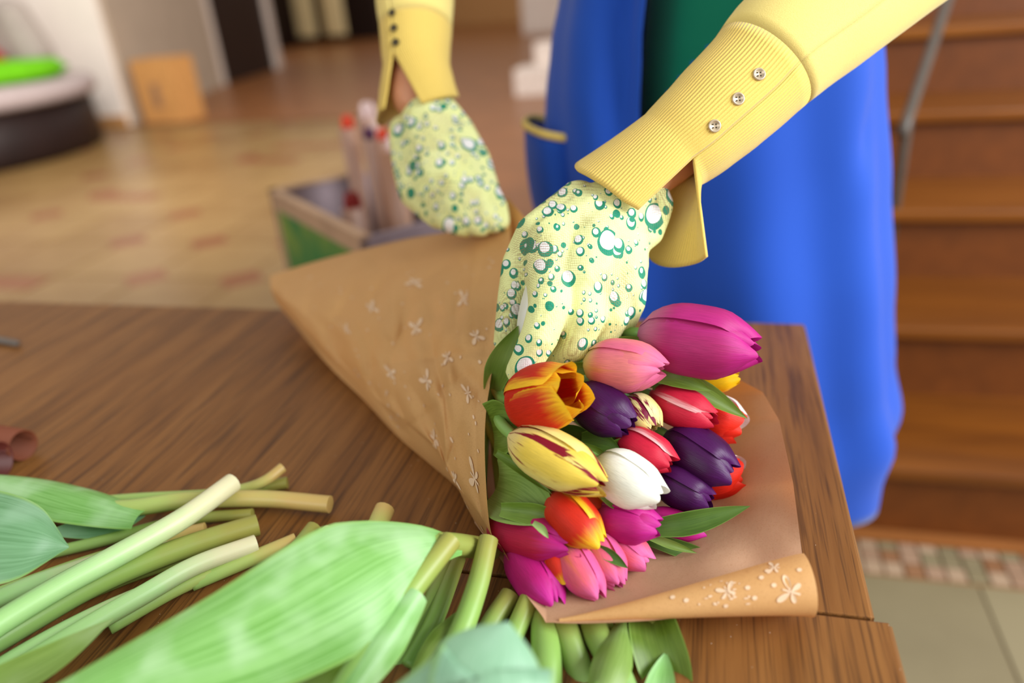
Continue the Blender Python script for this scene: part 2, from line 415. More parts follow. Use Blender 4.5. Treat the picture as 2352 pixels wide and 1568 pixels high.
# pale hanging panels in the dark opening
for k, (x0, x1, y1) in enumerate(((686, 728, 76), (750, 796, 72))):
    a, b = g(x0+4, y1+30), g(x1+4, y1+30)
    o = bpy.data.objects.new('cream_panel', box((0, 0, 1.5), ((b-a).length, .05, 2.6), .02)); C.objects.link(o)
    o.data.materials.append(MT['cream']); o.location = (a+b)/2+Vector((0, 0, .0)); o.rotation_euler.z = math.atan2((b-a).y, (b-a).x)
    tag(o, ('cream upright panel beside the white door trim', 'cream upright panel nearest the yellow far sleeve')[k], 'panel', 'cream panels in the dark opening')
a, b = g(806, 92), g(866, 84)
o = bpy.data.objects.new('dark_cabinet', box((0, 0, .75), ((b-a).length+.3, .5, 1.5), .02)); C.objects.link(o); o.data.materials.append(MT['black'])
o.location = (a+b)/2; tag(o, 'low black cabinet far back behind the yellow sleeve', 'cabinet')

# round bench at the far left
MT['mauve'] = plain('bench_top', (176, 160, 158), .5); MT['lime'] = plain('lime_fabric', (104, 186, 14), .8, .2); MT['red'] = plain('red_fabric', (160, 24, 22), .7); MT['greyfab'] = plain('grey_fabric', (170, 158, 150), .8)
def lathe(prof, c, n=40):
    rows = [[Vector((c[0]+r*math.cos(2*PI*j/n), c[1]+r*math.sin(2*PI*j/n), c[2]+z)) for j in range(n)] for r, z in prof]
    return grid(rows, None, True)
pc = (-6.7, 5.5, 0)
pb_ = thing('round_bench', 'round black bench with a grey top by the white wall', 'bench', pc)
child('base', lathe([(1.0, 0), (1.26, .0), (1.28, .06), (1.26, .45), (.3, .46)], pc), pb_, MT['black'])
child('seat_top', lathe([(.2, .45), (1.3, .45), (1.34, .48), (1.34, .56), (1.3, .6), (.02, .61)], pc), pb_, MT['mauve'])
cq = Vector((-6.2, 5.82, .662))
o = child('lime_cushion', lathe([(.02, -.05), (.46, -.05), (.56, .02), (.48, .1), (.02, .13)], (0, 0, 0)), None, MT['lime']); o.location = cq; o.scale = (1, 1.05, 1); tag(o, 'bright lime green flat cushion on the round bench', 'cushion')
cq = Vector((-6.60, 6.22, .78))
o = child('red_bundle', blob([[((0, 0, 0), .15), ((-.05, 0, .12), .1), ((-.2, -.08, .0), .15), ((-.15, .1, .08), .1)]], .02), None, MT['red']); o.location = cq+Vector((-.05, 0, -.03)); tag(o, 'dark red bundle behind the lime cushion', 'bundle')
cq = Vector((-6.48, 6.56, .80))
o = child('grey_bag', blob([[((0, 0, 0), .2), ((-.1, 0, .35), .17)], [((-.2, 0, 0), .2), ((-.2, 0, .3), .14)]], .03), None, MT['greyfab']); o.location = cq; tag(o, 'grey bag standing behind the red bundle', 'bag')
# cardboard carton by the wall
MT['card'] = plain('cardboard', (206, 150, 88), .75, .2, .08, 12); MT['cardp'] = plain('cardboard_print', (160, 120, 86), .75)
ca, cb_, cc = g(335, 284), g(422, 282), g(505, 258)
cq = thing('carton', 'closed brown cardboard carton standing against the grey wall', 'carton', ca)
e1, e2 = (cb_-ca), (cc-cb_); hgt = .62
def hexa(p, u, v, h):
    V = [p, p+u, p+u+v, p+v]; V = V+[q+Vector((0, 0, h)) for q in V]
    return mesh(V, [(3, 2, 1, 0), (4, 5, 6, 7), (0, 1, 5, 4), (1, 2, 6, 5), (2, 3, 7, 6), (3, 0, 4, 7)], None, False)
child('body', hexa(ca, e1, e2*.6, hgt), cq, MT['card'])
for s_ in (0, .5): child('lid_flap', hexa(ca+e2*.6*s_+Vector((0, 0, hgt+.002)), e1, e2*.29, .012), cq, MT['card'])
nrm = Vector((e1.y, -e1.x, 0)).normalized()
child('print_patch', hexa(ca+e1*.38+nrm*.006+Vector((0, 0, .16)), e1*.22, -nrm*.004, .24), cq, MT['cardp'])

# ------------------------------------------------------------------ table
TX, TY, TYS, TZ = .107, .806, .377, .75
TL = -1.45
tb = thing('table', 'dark walnut laminate table with two leaves meeting at a seam', 'table', (-.6, .4, 0))
MT['edge'] = plain('edge_band', (150, 106, 60), .5)
def leaf_top(x0, x1, y0, y1):
    return box(((x0+x1)/2, (y0+y1)/2, TZ-.011), (x1-x0, y1-y0, .022), .0012)
for (x0, x1, y0, y1) in ((TL, TX, TYS+.0012, TY), (TL+.02, TX+.009, -.06, TYS-.0012)):
    l_ = child('table_leaf', leaf_top(x0, x1, y0, y1), tb, MT['table'])
    child('edge_band', box((x1+.0006, (y0+y1)/2, TZ-.0115), (.0014, y1-y0-.003, .0195)), l_, MT['edge'])
child('apron_rail', box((-.67, TY-.08, TZ-.06), (1.3, .02, .075)), tb, MT['table'])
child('apron_rail', box((-.67, .02, TZ-.06), (1.3, .02, .075)), tb, MT['table'])
for lx in (TL+.12, TX-.12):
    for ly in (.05, TY-.1): child('leg', box((lx, ly, (TZ-.024)/2), (.045, .045, TZ-.024), .004), tb, MT['table'])

# ------------------------------------------------------------------ kraft paper wrap
def paper_mat(name='kraft_paper', ca=(216, 166, 102), cb=(232, 186, 126), rough=.6):
    t = NT(name); v = t.coords('Object'); n = t.noise(v, 14, 4); fine = t.noise(v, 900, 2)
    col = t.mix(n, rgba(ca), rgba(cb))
    col = t.mix(t.math('MULTIPLY', t.step(fine, .5, .75), .25), col, rgba((168, 118, 70)))
    t.bump(t.math('ADD', t.math('MULTIPLY', t.noise(v, 45, 3), 1.0), t.math('MULTIPLY', fine, .08)), .35, .002)
    return t.fin(col, rough, .35, .3, rgba((206, 120, 48)))
MT['kraft'] = paper_mat(); MT['kraftin'] = paper_mat('kraft_inside', (200, 156, 122), (212, 172, 138), .48); MT['print'] = plain('white_ink', (220, 190, 158), .7, .2, .05)  # kraft_inside: window reflection on the sheet put into its pinker, greyer colour
class PD:            # a curve of (px, py, depth)
    def __init__(s, pts, n): s.p = smooth_path([Vector((a, b, c*2000)) for a, b, c in pts], n)
    def __call__(s, t):
        x = t*(len(s.p)-1); k = min(int(x), len(s.p)-2); v = s.p[k].lerp(s.p[k+1], x-k); return v
dz = depth_z
front = PD([(634, 693, .945), (745, 829, dz(745, 829, .762)), (833, 916, dz(833, 916, .756)), (910, 999, dz(910, 999, .754)), (988, 1066, dz(988, 1066, .7535)),
            (1060, 1130, dz(1060, 1130, .7535)), (1085, 1183, dz(1085, 1183, .7535)), (1109, 1226, dz(1109, 1226, .755)), (1190, 1330, dz(1190, 1330, .764)), (1236, 1402, dz(1236, 1402, .771))], 200)
top = PD([(620, 632, .955), (740, 596, .93), (850, 568, .90), (950, 545, .87), (1060, 528, .83), (1120, 515, .81), (1172, 490, .80)], 200)
tipc = PD([(634, 693, .945), (622, 662, .935), (620, 632, .955)], 60)
mouth = PD([(1236, 1402, dz(1236, 1402, .771)), (1201, 1349, .476), (1155, 1261, .492), (1132, 1234, .496), (1121, 1176, .503), (1114, 1057, .515), (1115, 965, .53), (1126, 882, .55), (1148, 790, .58), (1162, 690, .64), (1172, 590, .72), (1172, 490, .80)], 200)
CREASE = [(815, 655, 745, 775, 42, .011), (955, 690, 895, 825, 40, .012), (1150, 800, 880, 838, -46, .013), (860, 760, 845, 900, 34, .008), (720, 640, 700, 740, 30, .007), (1010, 930, 930, 985, 30, .008),
          (1060, 980, 1020, 1080, 26, .007), (905, 610, 850, 690, 34, .008), (1040, 600, 960, 650, 34, .008), (1080, 860, 1000, 900, 26, .006)]
CREASE = [(a, b, c, d, w_, am) if w_ > 0 else (c, d, a, b, -w_, am) for a, b, c, d, w_, am in CREASE]
def cone(u, v):
    a = front(u).lerp(top(u), v); b = tipc(v).lerp(mouth(v), u)
    c = tipc(0).lerp(mouth(0), u).lerp(tipc(1).lerp(mouth(1), u), v)
    p = a+b-c
    bul = math.sin(PI*v)*math.sin(PI*min(1, u*1.0+.08))*(.055*(.35+.65*u))
    fold = 0
    if .03 < u < .995:
        q = Vector((u*5.2+v*2.4, v*3.0-u*2.0, 0))
        fold = (abs(noise.noise(q))*-.026+noise.noise(q*2.3)*.008)*math.sin(PI*u)*math.sin(PI*v)**.6
        fold += .012*math.exp(-((v-.60-.10*(1-u))/.035)**2)*max(0, u-.45)*1.6       # pleat running to the mouth
        fold += -.010*math.exp(-((v-.66-.10*(1-u))/.045)**2)*max(0, u-.45)*1.6
        fold += .010*math.sin(7*(u-.9*v)+1)*math.sin(PI*v)*(1-u)
    for (ax_, ay_, bx_, by_, w_, am_) in CREASE:
        ex, ey = bx_-ax_, by_-ay_; L2 = ex*ex+ey*ey; t = ((p.x-ax_)*ex+(p.y-ay_)*ey)/L2
        if -.3 < t < 1.3:
            dd_ = ((p.x-ax_)*ey-(p.y-ay_)*ex)/L2**.5; k_ = max(0, 1-(2*t-1)**2*.6)
            fold += am_*k_*((math.exp(-dd_/w_) if dd_ > 0 else math.exp(dd_/(w_*.42))))*min(1, v*8)*min(1, (1-v)*8)*min(1, (1-u)*12)
    return Q(p.x, p.y, p.z/2000-bul+fold)
wp = thing('wrapping_paper', 'brown kraft paper cone printed with white butterflies, wrapped round the tulips', 'wrapping paper', (-.2, .55, .75))
NU, NV = 150, 110
rows = [[cone(i/NU, j/NV) for j in range(NV+1)] for i in range(NU+1)]
# the hidden back of the cone goes down to the table behind the top edge
NB = 14
for i in range(NU+1):
    u = i/NU; tpt = rows[i][-1]; f0 = rows[i][0]
    bot = Vector((tpt.x+.01*u, min(tpt.y+.012+.03*u, TY+.02), .7535))
    bot.z = lerp(tpt.z-.012, .7535, min(1, u*5))
    for k in range(1, NB+1):
        t = k/NB; p = tpt.lerp(bot, t); p.y += .03*math.sin(PI*t)*u
        rows[i].append(p)
outer = child('outer_wrap', grid(rows), wp, MT['kraft'])
# lower sheet on which the heads lie, turned up at its right side
fr = PD([(1090, 1200, .7535*2000/2000), (1236, 1402, 0), (1280, 1430, 0), (1500, 1424, 0), (1700, 1398, 0), (1852, 1372, 0)], 120)
def sheet(u, v):
    """u: left -> right, v: front -> back; level with a raised right and back side"""
    f = fr(u); 
    rx = interp([0, .2, .45, .7, .85, 1], [1852, 1842, 1822, 1790, 1752, 1680], v); ry = interp([0, .2, .45, .7, .85, 1], [1372, 1270, 1110, 965, 900, 862], v)
    lx = interp([0, .5, 1], [1090, 1080, 1150], v); ly = interp([0, .5, 1], [1200, 1000, 830], v)
    bx, by = lerp(1150, 1680, u), lerp(830, 862, u)
    a = Vector((f.x, f.y)).lerp(Vector((bx, by)), v); b = Vector((lx, ly)).lerp(Vector((rx, ry)), u)
    c = Vector((1090, 1200)).lerp(Vector((1852, 1372)), u).lerp(Vector((1150, 830)).lerp(Vector((1680, 862)), u), v)
    p = a+b-c
    z = .7532 + .042*max(0, u-.62)**1.5/.38**1.5*min(1, v*2.2)**1.2 + .02*max(0, v-.7)/.3
    z += .020*max(0, 1-v/.4)**1.5*(min(1, u/.08))*max(0, min(1, (1.05-u)/.5))
    q = Vector((u*6, v*5, 3))
    z += (.5+noise.noise(q)*.9)*.006*min(1, v*4)*min(1, (1-v)*6+.3)
    return Z(p.x, p.y, max(.7526, z))
child('inner_sheet', grid([[sheet(i/50, j/40) for i in range(51)] for j in range(41)]), wp, MT['kraftin'])
# rolled-over front edge
y_a, y_b = Z(1285, 1432, .771), Z(1876, 1414, .753+.016)
y_a.z = .753; y_b.z = .753
rows = []
for i in range(41):
    t = i/40; r = .0012+.0195*t**1.15
    base = y_a.lerp(y_b, t); row = []; base.z += .018*(1-t)**.7
    amax = math.radians(205)
    ax = (y_b-y_a).normalized(); bk = Vector((-ax.y, ax.x, 0))
    for k in range(25):
        a = -PI/2+amax*k/24*(1.0)
        fwd, hgt_ = math.cos(a), math.sin(a)
        row.append(base + bk*(r-r*fwd) + Vector((0, 0, r+r*hgt_*.86)) + Vector((0, 0, .0004)))
    rows.append(row)
curl = child('curled_edge', grid(rows), wp, MT['kraft'])
# print on the outer side: butterflies, dots
def butterfly(sz, rot):
    V, Fc = [], []
    for ang, L_, W_ in ((.62, 1.0, .40), (2.52, 1.0, .40), (-.65, .72, .42), (-2.49, .72, .42)):
        b = len(V); n = 10; V.append((0, 0))
        for i in range(n+1):
            t = i/n; r = L_*math.sin(PI*(.08+.9*t))**.6; a = ang+W_*(2*t-1)
            V.append((r*math.cos(a), r*math.sin(a)))
        for i in range(n): Fc.append((b, b+1+i, b+2+i))
    b = len(V); V += [(-.07, -.55), (.07, -.55), (.05, .5), (-.05, .5)]; Fc.append((b, b+1, b+2, b+3))
    c, s = math.cos(rot), math.sin(rot)
    return [((x*c-y*s)*sz, (x*s+y*c)*sz) for x, y in V], Fc
def dotshape(sx, sy, n=10): return [(0, 0)]+[(sx*math.cos(2*PI*i/n), sy*math.sin(2*PI*i/n)) for i in range(n)], [(0, 1+i, 1+(i+1) % n) for i in range(n)]
def print_on(surf, u, v, shape, off=.0007):
    sh, Fc = shape; e = .01
    p = surf(u, v); du = (surf(min(1, u+e), v)-surf(max(0, u-e), v)); dv = (surf(u, min(1, v+e))-surf(u, max(0, v-e)))
    lu, lv = du.length/(2*e), dv.length/(2*e); nn = du.cross(dv).normalized()
    if nn.dot(CAM-p) < 0: nn = -nn
    V = []
    for x, y in sh:
        V.append(surf(max(0, min(1, u+x/lu)), max(0, min(1, v+y/lv)))+nn*off)
    return V, Fc
V, Fc = [], []
def acc(pr):
    b = len(V); V.extend(pr[0]); Fc.extend([tuple(b+i for i in f) for f in pr[1]])
rb = random.Random(3)
for (u, v, sz) in ((.905, .395, .013), (.80, .30, .009), (.86, .57, .011), (.70, .62, .018), (.60, .33, .014), (.52, .68, .016), (.42, .45, .012), (.34, .72, .015), (.72, .80, .02), (.95, .22, .008), (.93, .17, .01), (.5, .84, .018), (.25, .55, .012), (.66, .16, .011), (.84, .72, .012), (.58, .5, .014)):
    vv_, ff_ = print_on(cone, u, v, butterfly(sz, rb.uniform(0, 6.3))); child('printed_butterfly', mesh(vv_, ff_, None), outer, MT['print'])
for k in range(90):
    acc(print_on(cone, rb.uniform(.12, .975), rb.uniform(.1, .92), dotshape(rb.uniform(.0008, .0026), rb.uniform(.0008, .002), 8)))
tag(child('printed_dots', mesh(V, Fc, None), outer, MT['print']), kind='stuff')
def curl_s(u, v):
    t = u; r = .0012+.0195*t**1.15; base = y_a.lerp(y_b, t); base.z += .018*(1-t)**.7; ax = (y_b-y_a).normalized(); bk = Vector((-ax.y, ax.x, 0)); a = -PI/2+math.radians(205)*v
    return base+bk*(r-r*math.cos(a))+Vector((0, 0, r+r*math.sin(a)*.86+.0004))
V, Fc = [], []
for (u, v, sz) in ((.90, .62, .010), (.66, .72, .007), (.86, .88, .006)): 
    vv_, ff_ = print_on(curl_s, u, v, butterfly(sz, 1.2 if u > .8 else .3), .0004); child('printed_butterfly', mesh(vv_, ff_, None), curl, MT['print'])
for k in range(26): acc(print_on(curl_s, rb.gauss(.66, .05), rb.uniform(.5, .92), dotshape(rb.uniform(.0004, .0016), rb.uniform(.0003, .0008), 7), .0004))
for (u, v) in ((.74, .72), (.80, .8), (.84, .7), (.76, .6), (.50, .7), (.45, .8), (.83, .86), (.95, .8)): acc(print_on(curl_s, u, v, dotshape(.0016, .0013, 9), .0004))
tag(child('printed_dots', mesh(V, Fc, None), curl, MT['print']), kind='stuff')

# ------------------------------------------------------------------ tulips
def leaf_mesh(path, width, normal, cup=.35, twist=0.0, nw=8, nl=18, wave=.0, taper=.35, pw=1.9, ex=.8):
    """blade along the path, half-open channel, pointed tip"""
    pts = smooth_path(path, nl+1); rows, uv = [], []
    for i, p in enumerate(pts):
        t = i/nl
        tg = (pts[min(i+1, nl)]-pts[max(i-1, 0)]).normalized()
        nn = (Vector(normal)-tg*Vector(normal).dot(tg)).normalized(); nn = Matrix.Rotation(twist*t, 3, tg) @ nn
        sd = tg.cross(nn)
        wv = (taper+(1-taper)*min(1, t/.4)**ex)*(1 if t < .45 else max(0.02, (1-((t-.45)/.55)**pw)))*width/2
        r_, u_ = [], []
        for j in range(nw+1):
            s = 2*j/nw-1
            r_.append(p+sd*s*wv+nn*(cup*wv*(s*s-.3)+wave*wv*math.sin(9*t+3*s)*abs(s))); u_.append((j/nw, t))
        rows.append(r_); uv.append(u_)
    return grid(rows, uv)
def petal_mesh(base, ax, e1, e2, L, R, phi0, close, wid, inner, seed, flare=0.0, bend=0.0, tipsharp=1.0):
    rn = random.Random(seed); nu, nv = 14, 10; rows, uv = [], []
    ks = [0, .1, .28, .5, .72, .88, 1]; rp = [.2, .64, .94, 1.0, .92, lerp(.76, close, .3), close]
    wp_ = [.8, .95, 1.05, 1.1, 1.12, 1.08, .8]; a1, a2 = rn.uniform(0, 6), rn.uniform(0, 6); skew = rn.uniform(-.05, .05)
    Lp = L*rn.uniform(.94, 1.03)*(0.97 if inner else 1)
    for i in range(nu+1):
        t = (i/nu)**.9; r = herm(ks, rp, t)*R*(.9 if inner else 1.0); w_ = herm(ks, wp_, t)*wid
        r_, u_ = [], []
        for j in range(nv+1):
            s = 2*j/nv-1
            ph = phi0+s*w_+skew*t
            zz_ = Lp*t - L*t**4*(.07*abs(s)**1.4+.07*s*s)*tipsharp
            rr = r*(1+.07*s+.03*math.sin(a1+5*t+2*s)*t)
            rr *= 1-.06*abs(s)**3                           # edges tuck in
            rr += R*.035*math.exp(-(s/.16)**2)*min(1, t*3)  # mid rib
            rr += flare*R*max(0, t-.6)**1.5*2
            rr += R*.03*math.sin(a2+9*t+4*s)*abs(s)*t
            p = base+ax*zz_+(e1*math.cos(ph)+e2*math.sin(ph))*rr
            r_.append(p); u_.append((j/nv, t))
        rows.append(r_); uv.append(u_)
    return grid(rows, uv)
def bloom(parent, base, tip, R, mats, close=.32, roll=0.0, seed=0, wid=1.12, flare=0.0):
    ax = (tip-base); L = ax.length; ax.normalize()
    view = (CAM-(base+tip)/2).normalized(); e1 = (view-ax*view.dot(ax)).normalized(); e2 = ax.cross(e1)
    rn = random.Random(seed)
    for ring in (1, 0):
        for k in range(3):
            ph = roll+k*2*PI/3+(PI/3 if ring else 0)
            mm = mats[(k+ring) % len(mats)]
            child('petal', petal_mesh(base, ax, e1, e2, L, R, ph, close*(.8 if ring else 1)+rn.uniform(-.05, .05), wid, ring == 1, seed*17+k+ring*5, flare if not ring else flare*.5), parent, PM[mm])
CONE_AX = [Vector((-.20, .600, .80)), Vector((-.33, .665, .788)), Vector((-.44, .725, .786))]
def stem_of(parent, base, ax, rnd, r=.0042):
    j = lambda s: Vector((rnd.uniform(-s, s), rnd.uniform(-s, s), rnd.uniform(-s*.5, s*.5)))
    a0 = CONE_AX[0]+j(.02); k1 = (base-ax*.009).lerp(a0, .14); k1.z = max(k1.z, .768)
    p = [base+ax*.004, k1, base.lerp(a0, .55), a0, CONE_AX[1]+j(.014), CONE_AX[2]+j(.008)]
    child('stem', tube(smooth_path(p, 26), r, 8), parent, SM['green'])
def tulip(name, label, bpx, tpx, wpx, mats, close=.32, roll=0., flare=0., wid=1.12, leaves=(), seed=1, col=None):
    base, tip = Q(*bpx), Q(*tpx); d = (bpx[2]+tpx[2])/2; R = wpx/2/FPX*d
    th = thing(name, label, 'tulip', base, 'tulips in the bouquet')
    bloom(th, base, tip, R, mats, close, roll, seed, wid, flare)
    rnd = random.Random(seed); stem_of(th, base, (tip-base).normalized(), rnd)
    for lf in leaves:
        (pts, wd, kind) = lf[:3]; opt = lf[3] if len(lf) > 3 else {}
        path = [Q(*q) for q in pts]; dd = pts[0][2]
        nrm_ = Vector(opt.get('n', (0, 0, 0))); nrm_ = (CAM-path[0]).normalized()+nrm_
        child('leaf', leaf_mesh(path, wd/FPX*dd, nrm_, opt.get('cup', .45), opt.get('tw', 0.), taper=opt.get('taper', .6), wave=opt.get('wave', 0)), th, LM[kind])
    return th
TN = 'tulip'
tulip(TN, 'large magenta tulip lying topmost against the blue apron', (1468, 762, .545), (1748, 808, .515), 168, ['bigmagenta'], .34, .35, seed=11,
      leaves=[([(1362, 800, .56), (1430, 772, .552), (1512, 772, .55)], 40, 'dark', {'n': (0, 0, .8)}), ([(1360, 806, .545), (1430, 786, .54), (1499, 781, .538)], 26, 'leaf', {'n': (0, 0, .4)})])
tulip(TN, 'pale pink tulip with a greenish base just below the gloved fingers', (1342, 832, .535), (1532, 850, .505), 124, ['palepink'], .26, .2, seed=12,
      leaves=[([(1500, 862, .535), (1560, 868, .53), (1634, 897, .53)], 44, 'leaf'), ([(1500, 880, .545), (1600, 895, .54), (1717, 961, .54)], 54, 'leaf', {'n': (.3, 0, .3)})])
tulip(TN, 'open red and yellow flamed tulip at the tip of the gloved finger', (1180, 930, .525), (1332, 892, .475), 158, ['redyellow'], .74, .55, flare=.05, wid=1.0, seed=13,
      leaves=[([(1130, 895, .56), (1150, 830, .543), (1190, 748, .534)], 62, 'leaf', {'tw': .3, 'cup': .5}), ([(1285, 862, .535), (1330, 848, .53), (1371, 848, .525)], 34, 'leaf')])
tulip(TN, 'dark purple tulip right beside the open red and yellow one', (1322, 900, .53), (1458, 985, .505), 118, ['purple'], .52, 1.0, seed=14,
      leaves=[([(1280, 985, .53), (1325, 995, .525), (1368, 1010, .52)], 34, 'dark')])
tulip(TN, 'small cream and purple striped tulip peeping between the purple and pink ones', (1440, 915, .54), (1508, 992, .52), 88, ['stripedpale'], .45, .4, seed=15)
tulip(TN, 'crimson tulip with blush white petal edges below the pale pink one', (1492, 905, .55), (1650, 968, .53), 96, ['redwhite'], .4, .9, seed=16)
tulip(TN, 'scarlet tulip with frilled white outer petals near the long pointed leaf', (1585, 940, .575), (1712, 985, .56), 112, ['scarlet', 'scarlet', 'whitefringe'], .55, -.5, flare=.1, seed=17)
tulip(TN, 'bright yellow tulip tip showing under the large magenta one', (1590, 885, .57), (1700, 868, .56), 52, ['yellow'], .5, .2, seed=18)
tulip(TN, 'crimson tulip with pale edges above the white tulip', (1418, 1000, .525), (1548, 1072, .505), 96, ['redwhite'], .38, .25, seed=19,
      leaves=[([(1405, 1020, .515), (1440, 1018, .513), (1473, 1038, .512)], 24, 'leaf'), ([(1335, 1010, .52), (1375, 1015, .515), (1424, 1030, .51)], 54, 'dark', {'cup': .3}), ([(1340, 1022, .512), (1370, 1036, .51), (1400, 1052, .508)], 20, 'leaf')])
tulip(TN, 'large dark purple tulip beside the scarlet ones', (1528, 998, .545), (1690, 1098, .52), 124, ['purple'], .42, .55, seed=20,
      leaves=[([(1480, 1065, .53), (1535, 1095, .522), (1604, 1153, .52)], 30, 'leaf')])
tulip(TN, 'creamy white closed tulip in the middle of the bouquet', (1368, 1058, .505), (1520, 1150, .48), 126, ['white'], .44, .15, seed=21,
      leaves=[([(1372, 1100, .495), (1400, 1140, .49), (1432, 1176, .49)], 36, 'leaf'), ([(1400, 1168, .50), (1440, 1172, .497), (1467, 1184, .496)], 18, 'leaf')])
tulip(TN, 'yellow tulip with dark red streaks next to the folded green leaf', (1172, 1000, .50), (1396, 1120, .465), 128, ['striped'], .36, .1, seed=22,
      leaves=[([(1128, 984, .535), (1155, 978, .525), (1200, 968, .512)], 126, 'leaf', {'cup': .25, 'taper': .95}), ([(1140, 1040, .50), (1200, 1078, .49), (1267, 1134, .485)], 26, 'leaf', {'cup': .6})])
tulip(TN, 'scarlet tulip with a white frill lowest at the right', (1575, 1105, .565), (1715, 1080, .55), 108, ['scarlet', 'scarlet', 'whitefringe'], .6, -.4, flare=.1, seed=23)
tulip(TN, 'smaller dark purple tulip half hidden behind the white one', (1505, 1090, .53), (1640, 1158, .52), 96, ['purple'], .45, .7, seed=24)
tulip(TN, 'red tulip with yellow petal edges below the white tulip', (1262, 1135, .495), (1382, 1258, .475), 112, ['redyellow'], .42, .25, seed=25,
      leaves=[([(1134, 1116, .53), (1192, 1140, .50), (1278, 1200, .48)], 138, 'pale', {'cup': .45, 'n': (0, -.2, .2), 'taper': .85}), ([(1150, 1170, .495), (1240, 1185, .485), (1326, 1217, .48)], 50, 'leaf', {'cup': .5})])
tulip(TN, 'small orange tulip tip under the yellow striped one', (1315, 1120, .505), (1392, 1170, .50), 48, ['orange'], .5, .2, seed=26)
tulip(TN, 'magenta tulip with a twisted tip right under the white tulip', (1365, 1178, .505), (1520, 1218, .485), 104, ['magenta'], .42, .4, seed=27,
      leaves=[([(1480, 1215, .51), (1590, 1200, .505), (1723, 1162, .505)], 54, 'dark', {'cup': .4})])
tulip(TN, 'magenta tulip behind the long flat leaf at the right', (1470, 1190, .525), (1625, 1218, .518), 74, ['magenta'], .45, .8, seed=28,
      leaves=[([(1470, 1232, .515), (1570, 1262, .512), (1669, 1290, .512)], 38, 'dark', {'cup': .4}), ([(1480, 1228, .508), (1540, 1250, .505), (1601, 1270, .505)], 20, 'leaf')])
tulip(TN, 'long crimson tulip under the broad pale leaf beside the paper edge', (1126, 1205, .525), (1325, 1262, .470), 112, ['crimson'], .3, .35, seed=29,
      leaves=[([(1225, 1200, .476), (1245, 1215, .473), (1260, 1236, .472)], 18, 'pale')])
tulip(TN, 'magenta tulip lowest of the bouquet pointing at the stems', (1180, 1250, .512), (1284, 1402, .464), 112, ['magenta'], .34, .3, seed=30,
      leaves=[([(1282, 1325, .485), (1292, 1355, .485), (1305, 1383, .487)], 18, 'dark')])
tulip(TN, 'small yellow tulip with a red throat between magenta and pink', (1262, 1255, .485), (1302, 1342, .475), 56, ['redyellow', 'yellow'], .6, .2, seed=31)
tulip(TN, 'pink tulip with an orange flame, lowest of the pink ones', (1290, 1245, .49), (1378, 1380, .468), 96, ['pink'], .3, .2, seed=32)
tulip(TN, 'pink tulip under the narrow leaf below the magenta one', (1350, 1222, .497), (1428, 1350, .476), 94, ['pink'], .36, .15, seed=33,
      leaves=[([(1358, 1255, .48), (1400, 1275, .475), (1443, 1305, .472)], 28, 'dark', {'cup': .5})])
tulip(TN, 'pink and apricot tulip at the end of the pink row', (1388, 1225, .505), (1492, 1300, .49), 84, ['pink'], .5, .6, seed=34,
      leaves=[([(1450, 1295, .505), (1465, 1305, .505), (1477, 1317, .505)], 14, 'leaf')])

# ------------------------------------------------------------------ loose stems and leaves in front
def pstem(label, pts, wpx, kind='green', leaves=(), taper=1.0, name='cut_stem', flat=1.0):
    path = [Q(*p) for p in pts]; n = 8+6*len(pts); sp_ = smooth_path(path, n)
    d = pts[-1][2]; r = wpx/2/FPX*d
    th = thing(name, label, 'stem', path[-1], 'cut tulip stems on the table')
    radii = [r*lerp(taper, 1.0, (i/(n-1))) for i in range(n)]
    child('stem', tube(sp_, radii, 14, True, flat=flat), th, SM[kind])
    for lf in leaves:
        (lp, wd, lk) = lf[:3]; opt = lf[3] if len(lf) > 3 else {}
        pth = [Q(*q) for q in lp]; dd = sum(q[2] for q in lp)/len(lp)
        nrm_ = (CAM-pth[len(pth)//2]).normalized()+Vector(opt.get('n', (0, 0, 0)))
        child('leaf', leaf_mesh(pth, wd/FPX*dd, nrm_, opt.get('cup', .35), opt.get('tw', 0.), nw=10, nl=26, taper=opt.get('taper', .5), wave=opt.get('wave', 0), ex=opt.get('ex', .8)), th, LM[lk])
    return th
def zz(px, py, h): return (px, py, dz(px, py, .75+h))
pstem('pale green stem lying topmost across the left of the pile', [zz(-80, 1490, .03), zz(0, 1430, .032), zz(140, 1345, .034), zz(270, 1275, .034), zz(420, 1190, .032), zz(535, 1108, .030)], 46, 'pale')
pstem('long green stem with a folded leaf and a torn brown end', [zz(-60, 1175, .02), zz(60, 1172, .02), zz(280, 1168, .02), zz(420, 1150, .018), zz(600, 1145, .013), zz(758, 1158, .010)], 40, 'tan',
      [([zz(320, 1186, .02), zz(190, 1150, .03), zz(60, 1115, .036), zz(-90, 1085, .04)], 120, 'bright', {'cup': -.5, 'n': (0, .5, .2)}), ([zz(330, 1172, .016), zz(240, 1205, .014), zz(100, 1225, .014)], 60, 'blue', {'n': (0, 0, .3)})])
pstem('slim tan stem end turned up behind the pale stem', [zz(60, 1165, .008), zz(300, 1145, .008), zz(480, 1135, .008), zz(560, 1122, .012), zz(610, 1103, .016), zz(650, 1073, .02)], 24, 'tan')
pstem('olive stem end lying below the slim tan one', [zz(250, 1155, .006), zz(480, 1140, .006), zz(575, 1122, .006), zz(660, 1108, .006)], 28, 'olive')
pstem('thick olive green stem in the middle of the left pile', [zz(-160, 1560, .016), zz(60, 1430, .016), zz(200, 1350, .018), zz(330, 1292, .018), zz(460, 1245, .016), zz(592, 1205, .013)], 50, 'olive')
pstem('pale tipped stem just above the large blurred leaf', [zz(-60, 1600, .02), zz(200, 1440, .02), zz(330, 1365, .02), zz(450, 1298, .018), zz(588, 1248, .014)], 42, 'pale')
